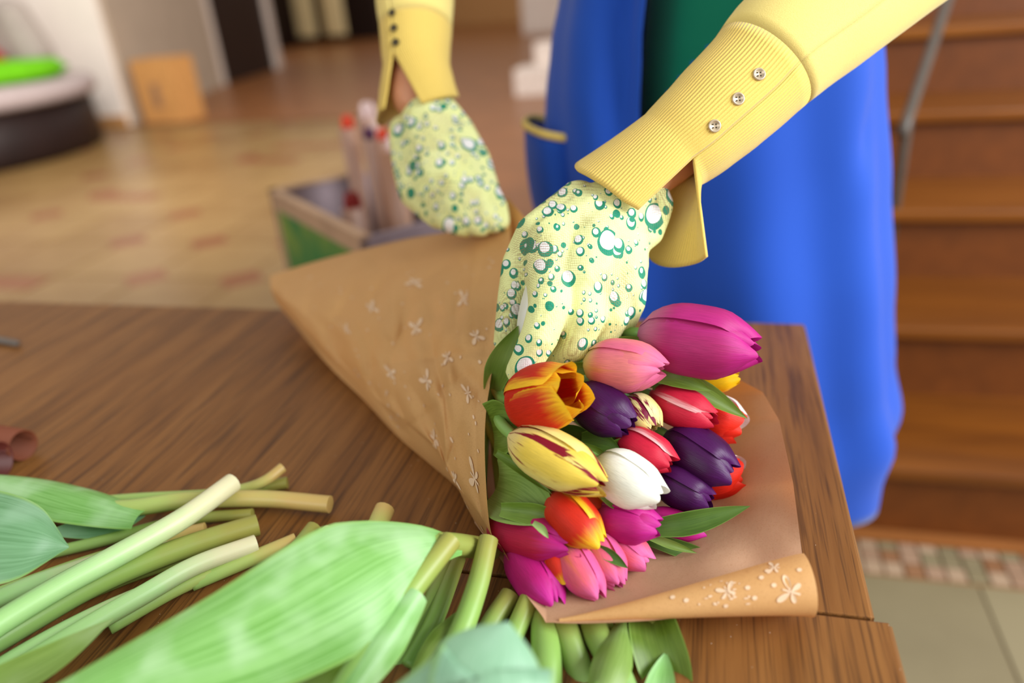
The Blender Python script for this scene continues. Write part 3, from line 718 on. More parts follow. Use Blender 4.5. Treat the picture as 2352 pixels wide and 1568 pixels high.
pstem('short tan stem half hidden under the pale stem', [zz(-150, 1420, .008), zz(150, 1310, .008), zz(300, 1262, .008), zz(400, 1232, .008), zz(472, 1216, .008)], 34, 'tan')
pstem('thin green stem under the thick olive stem', [zz(-200, 1460, .006), zz(60, 1345, .006), zz(250, 1290, .006), zz(440, 1245, .006)], 30, 'pale')
pstem('olive stem lying below the torn stem', [zz(-150, 1330, .006), zz(200, 1250, .006), zz(420, 1195, .006), zz(580, 1180, .006)], 26, 'olive')
pstem('yellowish stem at the rim of the large leaf, leftmost of three', [zz(440, 1340, .006), zz(560, 1290, .007), zz(680, 1240, .008)], 34, 'tan')
pstem('olive stem stub standing out behind the large leaf', [zz(600, 1350, .008), zz(680, 1265, .009), zz(722, 1213, .01)], 40, 'olive')
pstem('whitish stem with a speckled slanting cut behind the large leaf', [zz(640, 1350, .012), zz(710, 1270, .013), zz(758, 1222, .013)], 38, 'pale')
pstem('small tan stem end right of the speckled one', [zz(700, 1330, .006), zz(760, 1250, .006), zz(788, 1222, .006)], 34, 'tan')
pstem('pale olive stem end rising above the large leaf', [zz(790, 1400, .01), zz(845, 1270, .013), zz(868, 1205, .016), zz(884, 1168, .019)], 46, 'tan')
pstem('green stem in the dark gap under the two pale stems', [zz(-120, 1500, .005), zz(120, 1395, .005), zz(330, 1310, .005), zz(520, 1262, .005)], 34, 'olive')
pstem('short tan stem end tucked under the thick olive stem', [zz(200, 1345, .004), zz(380, 1262, .004), zz(500, 1232, .004)], 30, 'tan')
pstem('green stem along the upper rim of the big leaf', [zz(250, 1440, .008), zz(420, 1345, .008), zz(560, 1290, .006), zz(640, 1262, .006)], 32, 'tan')
# the big pale leaf in the foreground with its bent stem
pstem('bent green stem carrying the huge blurred leaf in front', [(880, 1320, .455), (930, 1270, .458), (985, 1252, .463), (1040, 1250, .478), (1130, 1262, .51)], 50, 'olive',
      [([(1060, 1254, .476), (985, 1254, .454), (885, 1288, .43), (755, 1362, .405), (560, 1462, .385), (280, 1570, .368), (-140, 1730, .35)], 300, 'bright', {'cup': -.3, 'n': (.15, .1, .3), 'taper': .15, 'wave': .05, 'ex': 1.25})])
pstem('stubby olive stem end tucked behind the bent stem', [(820, 1430, .475), (862, 1360, .485), (888, 1318, .49)], 56, 'olive')
pstem('green stem right of the stubby one', [(815, 1560, .45), (862, 1420, .475), (918, 1312, .50)], 44, 'green')
pstem('thick bright green stem with a leaf sheath in the middle of the stems', [(760, 1640, .385), (855, 1480, .41), (952, 1345, .438), (1036, 1240, .464)], 50, 'green',
      [([(962, 1360, .428), (905, 1440, .412), (835, 1540, .395), (745, 1680, .37)], 105, 'bright', {'cup': -.7, 'taper': .55})], taper=1.15)
pstem('dark green stem behind the sheathed one', [(900, 1560, .46), (985, 1400, .48), (1045, 1262, .51)], 44, 'olive')
pstem('short green stem between the sheathed stem and the curved one', [(940, 1530, .45), (1000, 1420, .47), (1052, 1280, .505)], 38, 'green')
pstem('curved yellow green stem ending at the edge of the paper', [(960, 1620, .42), (1045, 1480, .44), (1095, 1350, .465), (1122, 1238, .488)], 46, 'green',
      [([(1075, 1405, .46), (1010, 1480, .44), (930, 1590, .42)], 66, 'leaf', {'cup': -.5})], taper=1.15)
pstem('round ended olive stem under the tulip nearest the table seam', [(1080, 1560, .445), (1120, 1450, .465), (1172, 1368, .485)], 50, 'olive')
pstem('green stem just left of the lowest magenta tulip', [(1120, 1600, .43), (1175, 1470, .455), (1222, 1362, .478)], 46, 'green')
pstem('thick stem running under the paper corner', [(1250, 1640, .425), (1255, 1530, .44), zz(1250, 1440, .009), zz(1246, 1395, .008)], 58, 'green', taper=1.2)
pstem('dark olive stem under the paper, second from the corner', [(1370, 1640, .435), (1330, 1540, .448), zz(1300, 1450, .008), zz(1285, 1395, .008)], 60, 'olive', taper=1.1)
pstem('broad stem crossing under the paper beside the twisted leaf', [(1440, 1600, .43), (1400, 1510, .445), zz(1368, 1450, .008), zz(1350, 1395, .008)], 62, 'olive',
      [([zz(1395, 1420, .013), (1404, 1470, .452), (1408, 1520, .445)], 30, 'leaf')])
pstem('stem with a twisted pale leaf below the paper fold', [(1330, 1680, .40), (1395, 1540, .425), zz(1425, 1450, .010), zz(1432, 1395, .008)], 34, 'green',
      [([zz(1434, 1425, .013), (1415, 1490, .435), (1385, 1570, .415), (1340, 1680, .40)], 92, 'pale', {'cup': -.6, 'taper': .3, 'tw': .4})])
pstem('broad leaved stem at the right end of the pile', [(1600, 1700, .42), (1545, 1560, .44), zz(1505, 1450, .006), zz(1490, 1395, .006)], 30, 'green',
      [([zz(1490, 1395, .010), zz(1508, 1470, .012), (1540, 1580, .435), (1560, 1700, .42)], 120, 'leaf', {'cup': .4, 'taper': .8}), ([(1500, 1690, .405), (1515, 1590, .425), (1530, 1495, .443)], 74, 'bright', {'cup': .3})])
def loose_leaf(label, pts, wd, kind, opt):
    path = [q if isinstance(q, Vector) else Q(*q) for q in pts]; qs = [q[2] for q in pts if not isinstance(q, Vector)]; dd = sum(qs)/len(qs)
    nrm_ = (CAM-path[len(path)//2]).normalized()+Vector(opt.get('n', (0, 0, 0)))
    o = child('tulip_leaf', leaf_mesh(path, wd/FPX*dd, nrm_, opt.get('cup', .3), opt.get('tw', 0), nw=10, nl=26, taper=opt.get('taper', .6), wave=opt.get('wave', 0), pw=opt.get('pw', 1.9)), None, LM[kind])
    tag(o, label, 'leaf', 'loose tulip leaves'); return o
loose_leaf('blue green leaf with a pointed tip at the left edge', [Z(-560, 1400, .762), (-330, 1280, .47), (-120, 1232, .468), (60, 1240, .472), (158, 1256, .485)], 250, 'blue', {'cup': -.35, 'n': (0, .2, .1), 'taper': .25})
loose_leaf('out of focus blue green leaf tip at the bottom centre', [Vector((-.19, .13, .765)), Vector((-.16, .17, .79)), (1090, 1620, .325), (1130, 1530, .332), (1168, 1428, .345)], 290, 'mint', {'cup': -.35, 'taper': .25, 'pw': 4.5})
loose_leaf('blurred leaf along the lower left corner', [(-160, 1640, .40), (-20, 1580, .41), (120, 1510, .42), (260, 1420, .44)], 80, 'pale', {'cup': .3})
loose_leaf('dark green leaf between the big leaf and the sheathed stem', [(640, 1660, .40), (720, 1560, .42), (800, 1490, .44), (850, 1440, .46)], 70, 'leaf', {'cup': .3})
loose_leaf('pale leaf tip poking out behind the large leaf', [(740, 1480, .42), (790, 1430, .43), (838, 1390, .435)], 74, 'blue', {'cup': .4})
for k, (pts, wd) in enumerate((([zz(-160, 1640, .010), zz(60, 1500, .010), zz(240, 1405, .010), zz(420, 1330, .008)], 44), ([zz(-60, 1400, .008), zz(80, 1340, .008), zz(260, 1280, .008)], 40))):
    pstem(('lowest green stem at the left edge of the pile', 'green stem under the topmost pale stem at the left')[k], pts, wd, 'pale')
MT['teal'] = plain('teal_band', (20, 130, 130), .5)
tag(child('teal_band', tube(smooth_path([Q(1449, 1500, .452), Q(1456, 1530, .448), Q(1478, 1600, .44)], 10), .0009, 6), None, MT['teal']), 'thin teal band among the stems by the right leaf', 'band')

# ------------------------------------------------------------------ rolled tubes and pencil at the left
MT['tubepaper'] = plain('tube_paper', (108, 54, 30), .7); MT['tubedark'] = plain('tube_dark', (84, 32, 24), .55)
def paper_roll(label, c, d, r, L, mat):
    d = d.normalized(); th = thing('paper_roll', label, 'paper roll', c)
    n = 26; s = d.cross(Vector((0, 0, 1))).normalized(); u = s.cross(d); rows = []
    for (rr, t) in ((r, L), (r, L*.5), (r, 0), (r-.0012, 0), (r-.0012, L)):
        rows.append([c+d*t+(s*math.cos(2*PI*j/n)+u*math.sin(2*PI*j/n))*rr for j in range(n)])
    child('tube_wall', grid(rows, None, True), th, mat)
    i = [c+d*(.02)+(s*math.cos(a)+u*math.sin(a))*(r-.0012-.0006*k/6) for k, a in enumerate([x*.5 for x in range(12)])]
    child('inner_seam', tube([c+d*.001+s*(r-.002), c+d*L*.9+s*(r-.002)], .0008, 6), th, mat)
c1 = Z(66, 1052, .75); c1.z = .75+.0145
paper_roll('brown paper roll with a dark open end at the left edge', c1, Vector((-1, .12, 0)), .0145, .3, MT['tubepaper'])
c2 = Z(18, 1092, .75); c2.z = .75+.017
paper_roll('dark red brown roll in front of the open paper roll', c2, Vector((-1, -.25, 0)), .0165, .2, MT['tubedark'])
pe = thing('pencil', 'slim grey pencil lying near the far left table edge', 'pencil', Z(38, 790, .754))
pp, pq = Z(40, 789, .7545), Z(-160, 750, .7545)
child('shaft', tube([pp, pp.lerp(pq, .9)], .0042, 8), pe, MT['greymetal']); child('end_cap', tube([pp.lerp(pq, .9), pq], [.0042, .001], 8), pe, MT['greymetal'])

# ------------------------------------------------------------------ flower box behind the table on a stool
BA, BB, BC = Vector((-.97, 1.51, 0)), Vector((-.594, 1.177, 0)), Vector((-.82, 1.80, 0))
eL = (BB-BA); eW = Vector((-eL.y, eL.x, 0)).normalized()*.30
bz0, bz1 = .47, .72
MT['mauvecard'] = plain('carton_inside', (150, 134, 140), .8); MT['kraftcard'] = plain('carton_edge', (190, 156, 126), .8)
def green_print():
    t = NT('green_print'); n = t.noise(t.coords('Object'), 9, 2)
    return t.fin(t.ramp(n, [(.42, rgba((52, 126, 62))), (.62, rgba((120, 150, 60)))]), .6)
MT['greenprint'] = green_print()
fb = thing('flower_box', 'open cardboard box with green printed side behind the table', 'box', BA+Vector((0, 0, bz0)))
wn = -eW.normalized()
for (p, u_, v_) in ((BA, eL, eW.normalized()*.012), (BA+eW, eL, -eW.normalized()*.012), (BA, eW, eL.normalized()*.012), (BB, eW, -eL.normalized()*.012)):
    child('side_panel', hexa(p+Vector((0, 0, bz0)), u_, v_, bz1-bz0), fb, MT['mauvecard'] if p is not BA or u_ is not eL else MT['kraftcard'])
child('bottom', hexa(BA+Vector((0, 0, bz0)), eL, eW, .008), fb, MT['mauvecard'])
child('printed_panel', hexa(BA+wn*.002+eL*.08+Vector((0, 0, bz0+.01)), eL*.86, -wn*.0015, bz1-bz0-.045), fb, MT['greenprint'])
child('rim', hexa(BA+Vector((0, 0, bz1))+wn*.003, eL, eW.normalized()*.02, .006), fb, MT['kraftcard'])
child('rim', hexa(BA+Vector((0, 0, bz1))+wn*.003, eW*1.02, eL.normalized()*.02, .006), fb, MT['kraftcard'])
stl = thing('stool', 'plain wooden stool carrying the flower box', 'stool', BA+eL*.5+eW*.5)
cst = BA+eL*.5+eW*.5
child('seat', box((cst.x, cst.y, bz0-.017), (.42, .34, .03), .004, math.atan2(eL.y, eL.x)), stl, MT['stairdark'])
for sx in (-1, 1):
    for sy in (-1, 1):
        p = cst+eL.normalized()*.17*sx+eW.normalized()*.13*sy
        child('leg', box((p.x, p.y, (bz0-.032)/2), (.035, .035, bz0-.032), .003, math.atan2(eL.y, eL.x)), stl, MT['stairdark'])
def cello():
    t = NT('clear_sleeve'); n = t.noise(t.coords('Object', (1, 1, .1)), 40, 2)
    mm = t.fin(t.ramp(n, [(.35, rgba((206, 160, 128))), (.65, rgba((232, 208, 198)))]), .3, .5, .3); return mm
MT['cello'] = cello(); MT['redflower'] = plain('red_bloom', (222, 66, 30), .5); MT['violet'] = plain('violet_bloom', (84, 30, 84), .5); MT['lilac'] = plain('white_bloom', (226, 200, 196), .6); MT['darkred'] = plain('darkred_bloom', (130, 26, 20), .6)
bun = ((800, 295, 'redflower', 'orange red', 38), (845, 270, 'lilac', 'whitish', 44), (850, 320, 'violet', 'violet', 36), (880, 322, 'redflower', 'red', 36), (905, 345, 'lilac', 'pale lilac', 44), (812, 478, 'darkred', 'dark red', 50))
for k, (px, py, mt, cn, wpx_) in enumerate(bun):
    d0 = [1.62, 1.70, 1.58, 1.56, 1.52, 1.60][k]
    tp = Q(px, py, d0); r = wpx_/2/FPX*d0
    bt = Vector((tp.x+.01, tp.y-.02, bz0+.012))
    th = thing('wrapped_bunch', '%s flower bunch in a clear sleeve standing in the green box, %s' % (cn, ('leftmost', 'tallest', 'in the middle', 'under the yellow cuff', 'nearest the glove', 'lowest')[k]), 'flower bunch', bt, 'flower bunches in the box')
    child('sleeve', tube(smooth_path([bt, bt.lerp(tp, .5), tp], 12), [r*.55+r*.6*(i/11) for i in range(12)], 14), th, MT['cello'])
    for q in range(3):
        c = tp+Vector((math.cos(q*2.1)*r*.5, math.sin(q*2.1)*r*.5, .005)); 
        child('bloom', blob([[(c, r*.42), (c+Vector((0, 0, r*.8)), r*.36), (c+Vector((0, 0, r*1.3)), r*.2)]], .004, 3), th, MT[mt])

# white furniture standing in the hall behind the person
MT['pot'] = plain('white_lacquer', (232, 218, 208), .5)
wb = thing('white_step_stool', 'white two step stool on the brown hall floor beside the apron', 'step stool', (-1.75, 8.1, 0))
child('lower_step', box((-1.72, 8.0, .13), (.46, .42, .26), .01), wb, MT['pot'])
child('upper_step', box((-1.62, 8.2, .37), (.32, .3, .22), .01), wb, MT['pot'])
wcx = thing('white_cabinet', 'white cabinet far back in the hall above the step stool', 'cabinet', (-3.3, 16.3, 0))
child('carcass', box((-3.25, 16.6, .75), (1.15, .6, 1.5), .02), wcx, MT['pot'])
for sx in (-1, 1): child('door', box((-3.25+sx*.28, 16.29, .78), (.53, .02, 1.36), .006), wcx, MT['pot'])

# ------------------------------------------------------------------ person
def knit(name, c, rib=False):
    t = NT(name); tc = t.n('ShaderNodeTexCoord'); sp = t.n('ShaderNodeSeparateXYZ'); t.l(tc.outputs['UV'], sp.inputs[0])
    v = t.coords('Object'); n = t.noise(v, 25, 3); f = t.noise(v, 1500, 2)
    col = t.mix(n, tuple(x*.93 for x in rgba(c)[:3])+(1,), rgba(c))
    col = t.mix(t.math('MULTIPLY', t.step(f, .45, .7), .18), col, rgba((206, 168, 60)))
    if rib:
        wv = t.math('SINE', t.math('MULTIPLY', sp.outputs[0], 2*PI*92))
        col = t.mix(t.math('MULTIPLY', t.step(wv, .2, -.9), .16), col, rgba((206, 160, 50)))
        t.bump(t.math('ADD', wv, t.math('MULTIPLY', f, .6)), .5, .0008)
    else: t.bump(f, .35, .0006)
    return t.fin(col, .85, .15, .10, rgba((240, 190, 40)), sheen=.25)
MT['knit'] = knit('yellow_knit', (251, 230, 138)); MT['rib'] = knit('yellow_rib', (251, 220, 116), True)
def cloth(name, c, c2, sc=1200):
    t = NT(name); v = t.coords('Object'); f = t.noise(v, sc, 2); n = t.noise(v, 6, 2)
    col = t.mix(n, rgba(c), rgba(c2)); t.bump(f, .2, .0005); return t.fin(col, .75, .2, sheen=.2)
MT['apron'] = cloth('blue_cotton', (20, 72, 178), (28, 82, 192)); MT['shirt'] = cloth('green_jersey', (6, 124, 92), (10, 134, 102)); MT['jeans'] = cloth('dark_jeans', (40, 50, 80), (50, 60, 92))
t = NT('skin'); MT['skin'] = t.fin(t.mix(t.noise(t.coords('Object'), 40, 3), rgba((206, 140, 104)), rgba((220, 158, 122))), .5, .4); t.b.inputs['Subsurface Weight'].default_value = .1; t.b.inputs['Subsurface Scale'].default_value = .01
def glove_mat(axes=(RT, UP, FW)):
    t = NT('droplet_glove'); tc = t.n('ShaderNodeTexCoord'); v = tc.outputs['Object']
    def dot(ax, k):
        x = t.n('ShaderNodeVectorMath', operation='DOT_PRODUCT'); t.l(v, x.inputs[0]); x.inputs[1].default_value = tuple(ax*k); return x.outputs['Value']
    cb = t.n('ShaderNodeCombineXYZ')
    for i, (ax, k) in enumerate(zip(axes, (1, .86, .1))): t.l(dot(ax, k), cb.inputs[i])
    nz_ = t.n('ShaderNodeTexNoise'); t.l(v, nz_.inputs['Vector']); nz_.inputs['Scale'].default_value = 45
    wob = t.n('ShaderNodeVectorMath', operation='SCALE'); t.l(nz_.outputs['Color'], wob.inputs[0]); wob.inputs['Scale'].default_value = .0035
    vadd = t.n('ShaderNodeVectorMath', operation='ADD'); t.l(cb.outputs[0], vadd.inputs[0]); t.l(wob.outputs[0], vadd.inputs[1])
    vflat = vadd.outputs[0]
    col = t.mix(t.noise(v, 30, 2), rgba((226, 234, 150)), rgba((238, 244, 182)))
    def add(col, scale, rmin, rmax, loc, off, keep=0.0):
        mp = t.n('ShaderNodeMapping'); t.l(vflat, mp.inputs[0]); mp.inputs['Location'].default_value = loc; vv = mp.outputs[0]
        a = t.vor(vv, scale, rand=.9)
        sepc = t.n('ShaderNodeSeparateColor'); t.l(a.outputs['Color'], sepc.inputs[0])
        rad = t.math('ADD', rmin, t.math('MULTIPLY', t.math('MULTIPLY', sepc.outputs[0], sepc.outputs[0]), rmax-rmin))
        if keep: rad = t.math('MULTIPLY', rad, t.math('GREATER_THAN', sepc.outputs[1], keep))
        sub = t.n('ShaderNodeVectorMath', operation='SUBTRACT'); t.l(vv, sub.inputs[0]); t.l(a.outputs['Position'], sub.inputs[1])
        sh = t.n('ShaderNodeVectorMath', operation='SUBTRACT'); t.l(sub.outputs[0], sh.inputs[0]); sh.inputs[1].default_value = tuple(x/scale for x in off)
        ln = t.n('ShaderNodeVectorMath', operation='LENGTH'); t.l(sh.outputs[0], ln.inputs[0])
        d2 = t.math('MULTIPLY', ln.outputs['Value'], scale)
        ring = t.math('LESS_THAN', a.outputs['Distance'], rad)
        inner = t.math('LESS_THAN', d2, t.math('MULTIPLY', rad, .72))
        return t.mix(inner, t.mix(ring, col, rgba((14, 138, 108))), rgba((240, 238, 236)))
    col = add(col, 230, .10, .34, (.3, .1, .7), (-.03, .05, 0), .25)
    col = add(col, 112, .22, .44, (.15, .45, 0), (-.04, .07, 0), .08)
    col = add(col, 84, .20, .40, (.33, .62, .5), (-.03, .07, 0), .2)
    col = add(col, 54, .24, .46, (.7, .9, .2), (-.03, .07, 0), .25)
    w1 = t.n('ShaderNodeTexVoronoi'); t.l(v, w1.inputs['Vector']); w1.inputs['Scale'].default_value = 780; w1.inputs['Randomness'].default_value = .15
    patch = t.step(t.noise(v, 26, 2), .45, .62)
    col = t.mix(t.math('MULTIPLY', t.math('MULTIPLY', t.step(w1.outputs['Distance'], .40, .6), .5), t.math('ADD', .25, patch)), col, rgba((150, 112, 76)))
    t.bump(t.math('ADD', t.math('MULTIPLY', w1.outputs['Distance'], -.25), t.math('MULTIPLY', t.noise(v, 55, 3), 1.6)), .5, .0025)
    return t.fin(col, .7, .25)
MT['glove'] = glove_mat()
def button_mesh(c, n, r):
    bm = bmesh.new(); q = n.to_track_quat('Z', 'Y').to_matrix().to_4x4(); M = Matrix.Translation(c) @ q
    prof = [(0, .0), (r*.62, .0), (r*.72, r*.16), (r*.9, r*.2), (r, r*.05), (r*.95, -r*.22), (0, -r*.22)]
    n_ = 24; rows = [[M @ Vector((a*math.cos(2*PI*j/n_), a*math.sin(2*PI*j/n_), z)) for j in range(n_)] for a, z in prof]
    bm.free(); return grid(rows, None, True), M
MT['button'] = plain('shell_button', (196, 178, 150), .28, .6, .1, 200, .35); MT['hole'] = plain('button_hole', (70, 60, 40), .8)
def buttons(lst, parent, r, holes=True, mat='button'):
    for p, nn in lst:
        me, M = button_mesh(p+nn*r*.3, nn, r); b_ = child('button', me, parent, MT[mat])
        if holes:
            bm = bmesh.new()
            for sx in (-1, 1):
                for sy in (-1, 1): bmesh.ops.create_uvsphere(bm, u_segments=8, v_segments=6, radius=r*.13, matrix=M @ Matrix.Translation((sx*r*.24, sy*r*.24, r*.0)))
            child('thread_hole', bm_mesh(bm, True), parent, MT['hole'])

ps = thing('person', 'person in a blue apron, yellow sleeves and droplet print gloves wrapping tulips', 'person', (.04, 1.04, 0))
V3 = Vector
LSH, RSH = V3((.20, .90, 1.36)), V3((-.11, 1.15, 1.40)); LEL, REL = Q(2120, -145, .59), Q(962, -330, .915)
LWR, RWR = Q(1425, 440, .562), Q(950, 225, .815)
HIPC = V3((.04, 1.04, .92)); SIDE = V3((.75, -.60, 0)).normalized()
body = [
 [(V3((.04, 1.04, .92)), .125), (V3((.04, 1.045, 1.1)), .115), (V3((.04, 1.04, 1.3)), .12), (V3((.045, 1.03, 1.44)), .06), (V3((.03, 1.02, 1.52)), .052)],
 [(HIPC+SIDE*.05, .10), (HIPC-SIDE*.05, .10)], [(LSH, .055), (V3((.045, 1.03, 1.40)), .07), (RSH, .055)],
 [(HIPC+SIDE*.062, .08), (V3((.04, 1.04, .5))+SIDE*.062, .06), (V3((.05, 1.06, .12))+SIDE*.062, .042), (V3((.02, 1.0, .05))+SIDE*.062, .04), (V3((-.04, .93, .04))+SIDE*.062, .035)],
 [(HIPC-SIDE*.062, .08), (V3((.04, 1.04, .5))-SIDE*.062, .06), (V3((.05, 1.06, .12))-SIDE*.062, .042), (V3((.02, 1.0, .05))-SIDE*.062, .04), (V3((-.04, .93, .04))-SIDE*.062, .035)],
 [(LSH, .05), (LEL, .038), (LEL.lerp(LWR, .5), .034), (LWR, .0245)], [(RSH, .05), (REL, .038), (REL.lerp(RWR, .5), .034), (RWR, .0255)],
]
bo = child('body', blob(body, .009, 4), ps, MT['skin'])
# shirt round the torso and upper arms
shirt = [
 [(V3((.04, 1.04, .95)), .140), (V3((.04, 1.045, 1.1)), .128), (V3((.04, 1.04, 1.3)), .132), (V3((.045, 1.03, 1.40)), .08)], [(HIPC+SIDE*.05, .112), (HIPC-SIDE*.05, .112)],
 [(LSH, .064), (V3((.045, 1.03, 1.39)), .08), (RSH, .064)]]
child('shirt', blob(shirt, .012, 4), ps, MT['shirt'])
child('upper_sleeve', blob([[(LEL, .0495), (LEL.lerp(LSH, .5), .054), (LSH, .066)]], .006, 4), ps, MT['knit'])
child('upper_sleeve', blob([[(REL, .0475), (REL.lerp(RSH, .5), .054), (RSH, .066)]], .006, 4), ps, MT['knit'])
tr_ = [[(HIPC+V3((0, 0, -.03))+SIDE*.062, .088), (V3((.04, 1.04, .5))+SIDE*.062, .072), (V3((.05, 1.06, .1))+SIDE*.062, .058)], [(HIPC+V3((0, 0, -.03))-SIDE*.062, .088), (V3((.04, 1.04, .5))-SIDE*.062, .072), (V3((.05, 1.06, .1))-SIDE*.062, .058)]]
child('trousers', blob(tr_, .012, 4), ps, MT['jeans'])
# apron: a wrap with folds, open wedge at the side where the shirt shows
ACX, ACY = .028, 1.035
def apron_pt(a, z):
    """a: angle, 0 = +x, -pi/2 = towards the table"""
    x1 = interp([.47, .52, .6, .7, .85, .98, 1.1, 1.3], [.262, .272, .250, .236, .212, .192, .172, .16], z)
    x0 = interp([.47, .6, .75, .9, .98, 1.04, 1.1, 1.3], [-.235, -.23, -.222, -.212, -.206, -.198, -.184, -.165], z)
    cx, rx = (x0+x1)/2, (x1-x0)/2
    yf = interp([.47, .6, .75, .9, 1.1, 1.3], [.825, .835, .845, .862, .885, .90], z); yb = interp([.47, .75, 1.1, 1.3], [1.22, 1.21, 1.17, 1.16], z)
    cy, ry = (yf+yb)/2, (yb-yf)/2
    e = .85
    c, s = math.cos(a), math.sin(a)
    x = cx+rx*math.copysign(abs(c)**e, c); y = cy+ry*math.copysign(abs(s)**e, s)
    k = 1
    n = V3((c, s, 0))
    fold = .010*math.sin(9*a+2.0*z)*max(0, 1-abs(z-.6)*1.6) + .006*noise.noise(V3((a*2.2, z*3, 1)))
    fold += -.020*math.exp(-((a-(-2.02-.25*(z-1)))/.10)**2)*min(1, max(0, (z-.86)/.12))          # deep pleat by the bib edge
    fold += .008*math.exp(-((a-(-2.35))/.2)**2)*min(1, max(0, (z-.86)/.12))
    fold += -.010*math.exp(-((a-(-.62))/.12)**2-((z-.93-.12*(a+.6))/.03)**2)
    return V3((x, y, z))+n*fold
AN, ZN = 120, 60
zs = [.425+(1.30-.425)*i/ZN for i in range(ZN+1)]
V, Fc, uv = [], [], []
def wedge(a, z):        # opening edges in angle at height z
    t = (z-.93)/.2
    return t > 0 and -1.885 < a < (-1.885+.62*min(1.2, t))
for i, z in enumerate(zs):
    for j in range(AN):
        a = -PI+2*PI*j/AN; V.append(apron_pt(a, z)+V3((0, 0, .006*math.sin(2*a+.6)*max(0, (.52-z)/.09)))); uv.append((j/AN, i/ZN))
for i in range(ZN):
    for j in range(AN):
        k = (j+1) % AN; a = -PI+2*PI*(j+.5)/AN; z = (zs[i]+zs[i+1])/2
        if wedge(a, z): continue
        Fc.append((i*AN+j, i*AN+k, (i+1)*AN+k, (i+1)*AN+j))
apron = child('apron', mesh(V, Fc, uv), ps, MT['apron'])
sm_ = apron.modifiers.new('thick', 'SOLIDIFY'); sm_.thickness = .0016; sm_.offset = 1
# pocket standing off the left side of the apron, with pale trim
MT['trimyellow'] = plain('pocket_trim', (232, 206, 120), .7, .2, .15, 60); MT['greenleaf'] = plain('pocket_print', (16, 120, 40), .7)
pr_top = smooth_path([Q(1335, 318, .93), Q(1290, 316, .915), Q(1240, 305, .925), Q(1205, 285, .965), Q(1222, 272, 1.02), Q(1270, 278, 1.04)], 24)
def pk(i, t):
    p = pr_top[i].copy(); b = V3((p.x+.006, p.y-.012, p.z-.20)); q = p.lerp(b, t); c = V3((-.10, .98, q.z)); q += (q-c).to_2d().to_3d().normalized()*(-.028*t*t+.006*math.sin(PI*t)); return q
rows = [[pk(i, k/12) for i in range(24)] for k in range(13)]
pko = child('pocket', grid(rows), apron, MT['apron']); pko.modifiers.new('t', 'SOLIDIFY').thickness = .002
child('pocket_trim', tube(pr_top, .0042, 8, flat=1.3), pko, MT['trimyellow'])
pl = [pk(9, .62), pk(9, .78), pk(9, .95)]
nn_ = (CAM-pl[0]).normalized()*.004
child('pocket_print', leaf_mesh([p+nn_ for p in pl], .010, nn_, .1), pko, MT['greenleaf'])

# --- sleeves
def sleeve(name, rings, cuff_from, slit, parent, nseg=48, label=None):
    """rings: list of closed rings (lists of points); slit: open end ring"""
    pass
def ring_pts(c, tg, rad_side, rad_depth, n, a0):
    vd = (CAM-c).normalized(); sd = tg.cross(vd).normalized(); vv = sd.cross(tg).normalized()
    return [c+sd*math.cos(a0+2*PI*j/(n-1))*rad_side+vv*math.sin(a0+2*PI*j/(n-1))*rad_depth for j in range(n)]
NS = 73
def build_sleeve(axis, halfw, endcurve, a0, n_up, nseg_end, cuff_start, mat_cuff_rib, parent):
    """axis: path of ring centres from shoulder side to the slit apex; endcurve: open curve at the cuff end"""
    rings = []
    for i, c in enumerate(axis):
        tg = (axis[min(i+1, len(axis)-1)]-axis[max(i-1, 0)]).normalized()
        rings.append(ring_pts(c, tg, halfw[i], halfw[i]*.88, NS, a0))
    last = rings[-1]; tg = (axis[-1]-axis[-2]).normalized(); stp = (axis[-1]-axis[-2]).length
    for k in range(1, nseg_end+1):
        t = k/nseg_end; rings.append([last[j].lerp(endcurve[j], t) for j in range(NS)])
    # gentle roundness: relax between apex and end
    up_rows, cu_rows = rings[:cuff_start+1], rings[cuff_start:]
    return up_rows, cu_rows
# near sleeve (left arm): centre line in the picture from the elbow to the slit apex
def nz(p): return Q(*p)
n_axis_px = [(2150, -170, .592), (2030, -80, .582), (1900, 22, .572), (1800, 105, .566), (1727, 182, .562), (1660, 245, .558), (1600, 300, .556), (1545, 345, .556)]
n_half_px = [150, 146, 142, 134, 121, 116, 108, 100]
axp = smooth_path([V3((a, b, c*2000)) for a, b, c in n_axis_px], 30); hwp = [interp([i/7 for i in range(8)], n_half_px, k/29) for k in range(30)]
axis = [Q(p.x, p.y, p.z/2000) for p in axp]; halfw = [h/FPX*p.z/2000 for h, p in zip(hwp, axp)]
# direct the first ring sample (j = 0) at the slit: the side towards the lower right of the picture, facing the camera
ec_px = [(1466, 482, .528), (1432, 462, .527), (1390, 430, .530), (1350, 405, .538), (1322, 388, .553), (1335, 372, .572), (1385, 385, .598), (1440, 440, .612), (1480, 520, .612), (1490, 585, .603), (1512, 608, .592), (1550, 614, .580), (1600, 605, .566), (1624, 590, .556)]
ecs = smooth_path([V3((a, b, c*2000)) for a, b, c in ec_px], NS); endc = [Q(p.x, p.y, p.z/2000) for p in ecs]
a0n = None
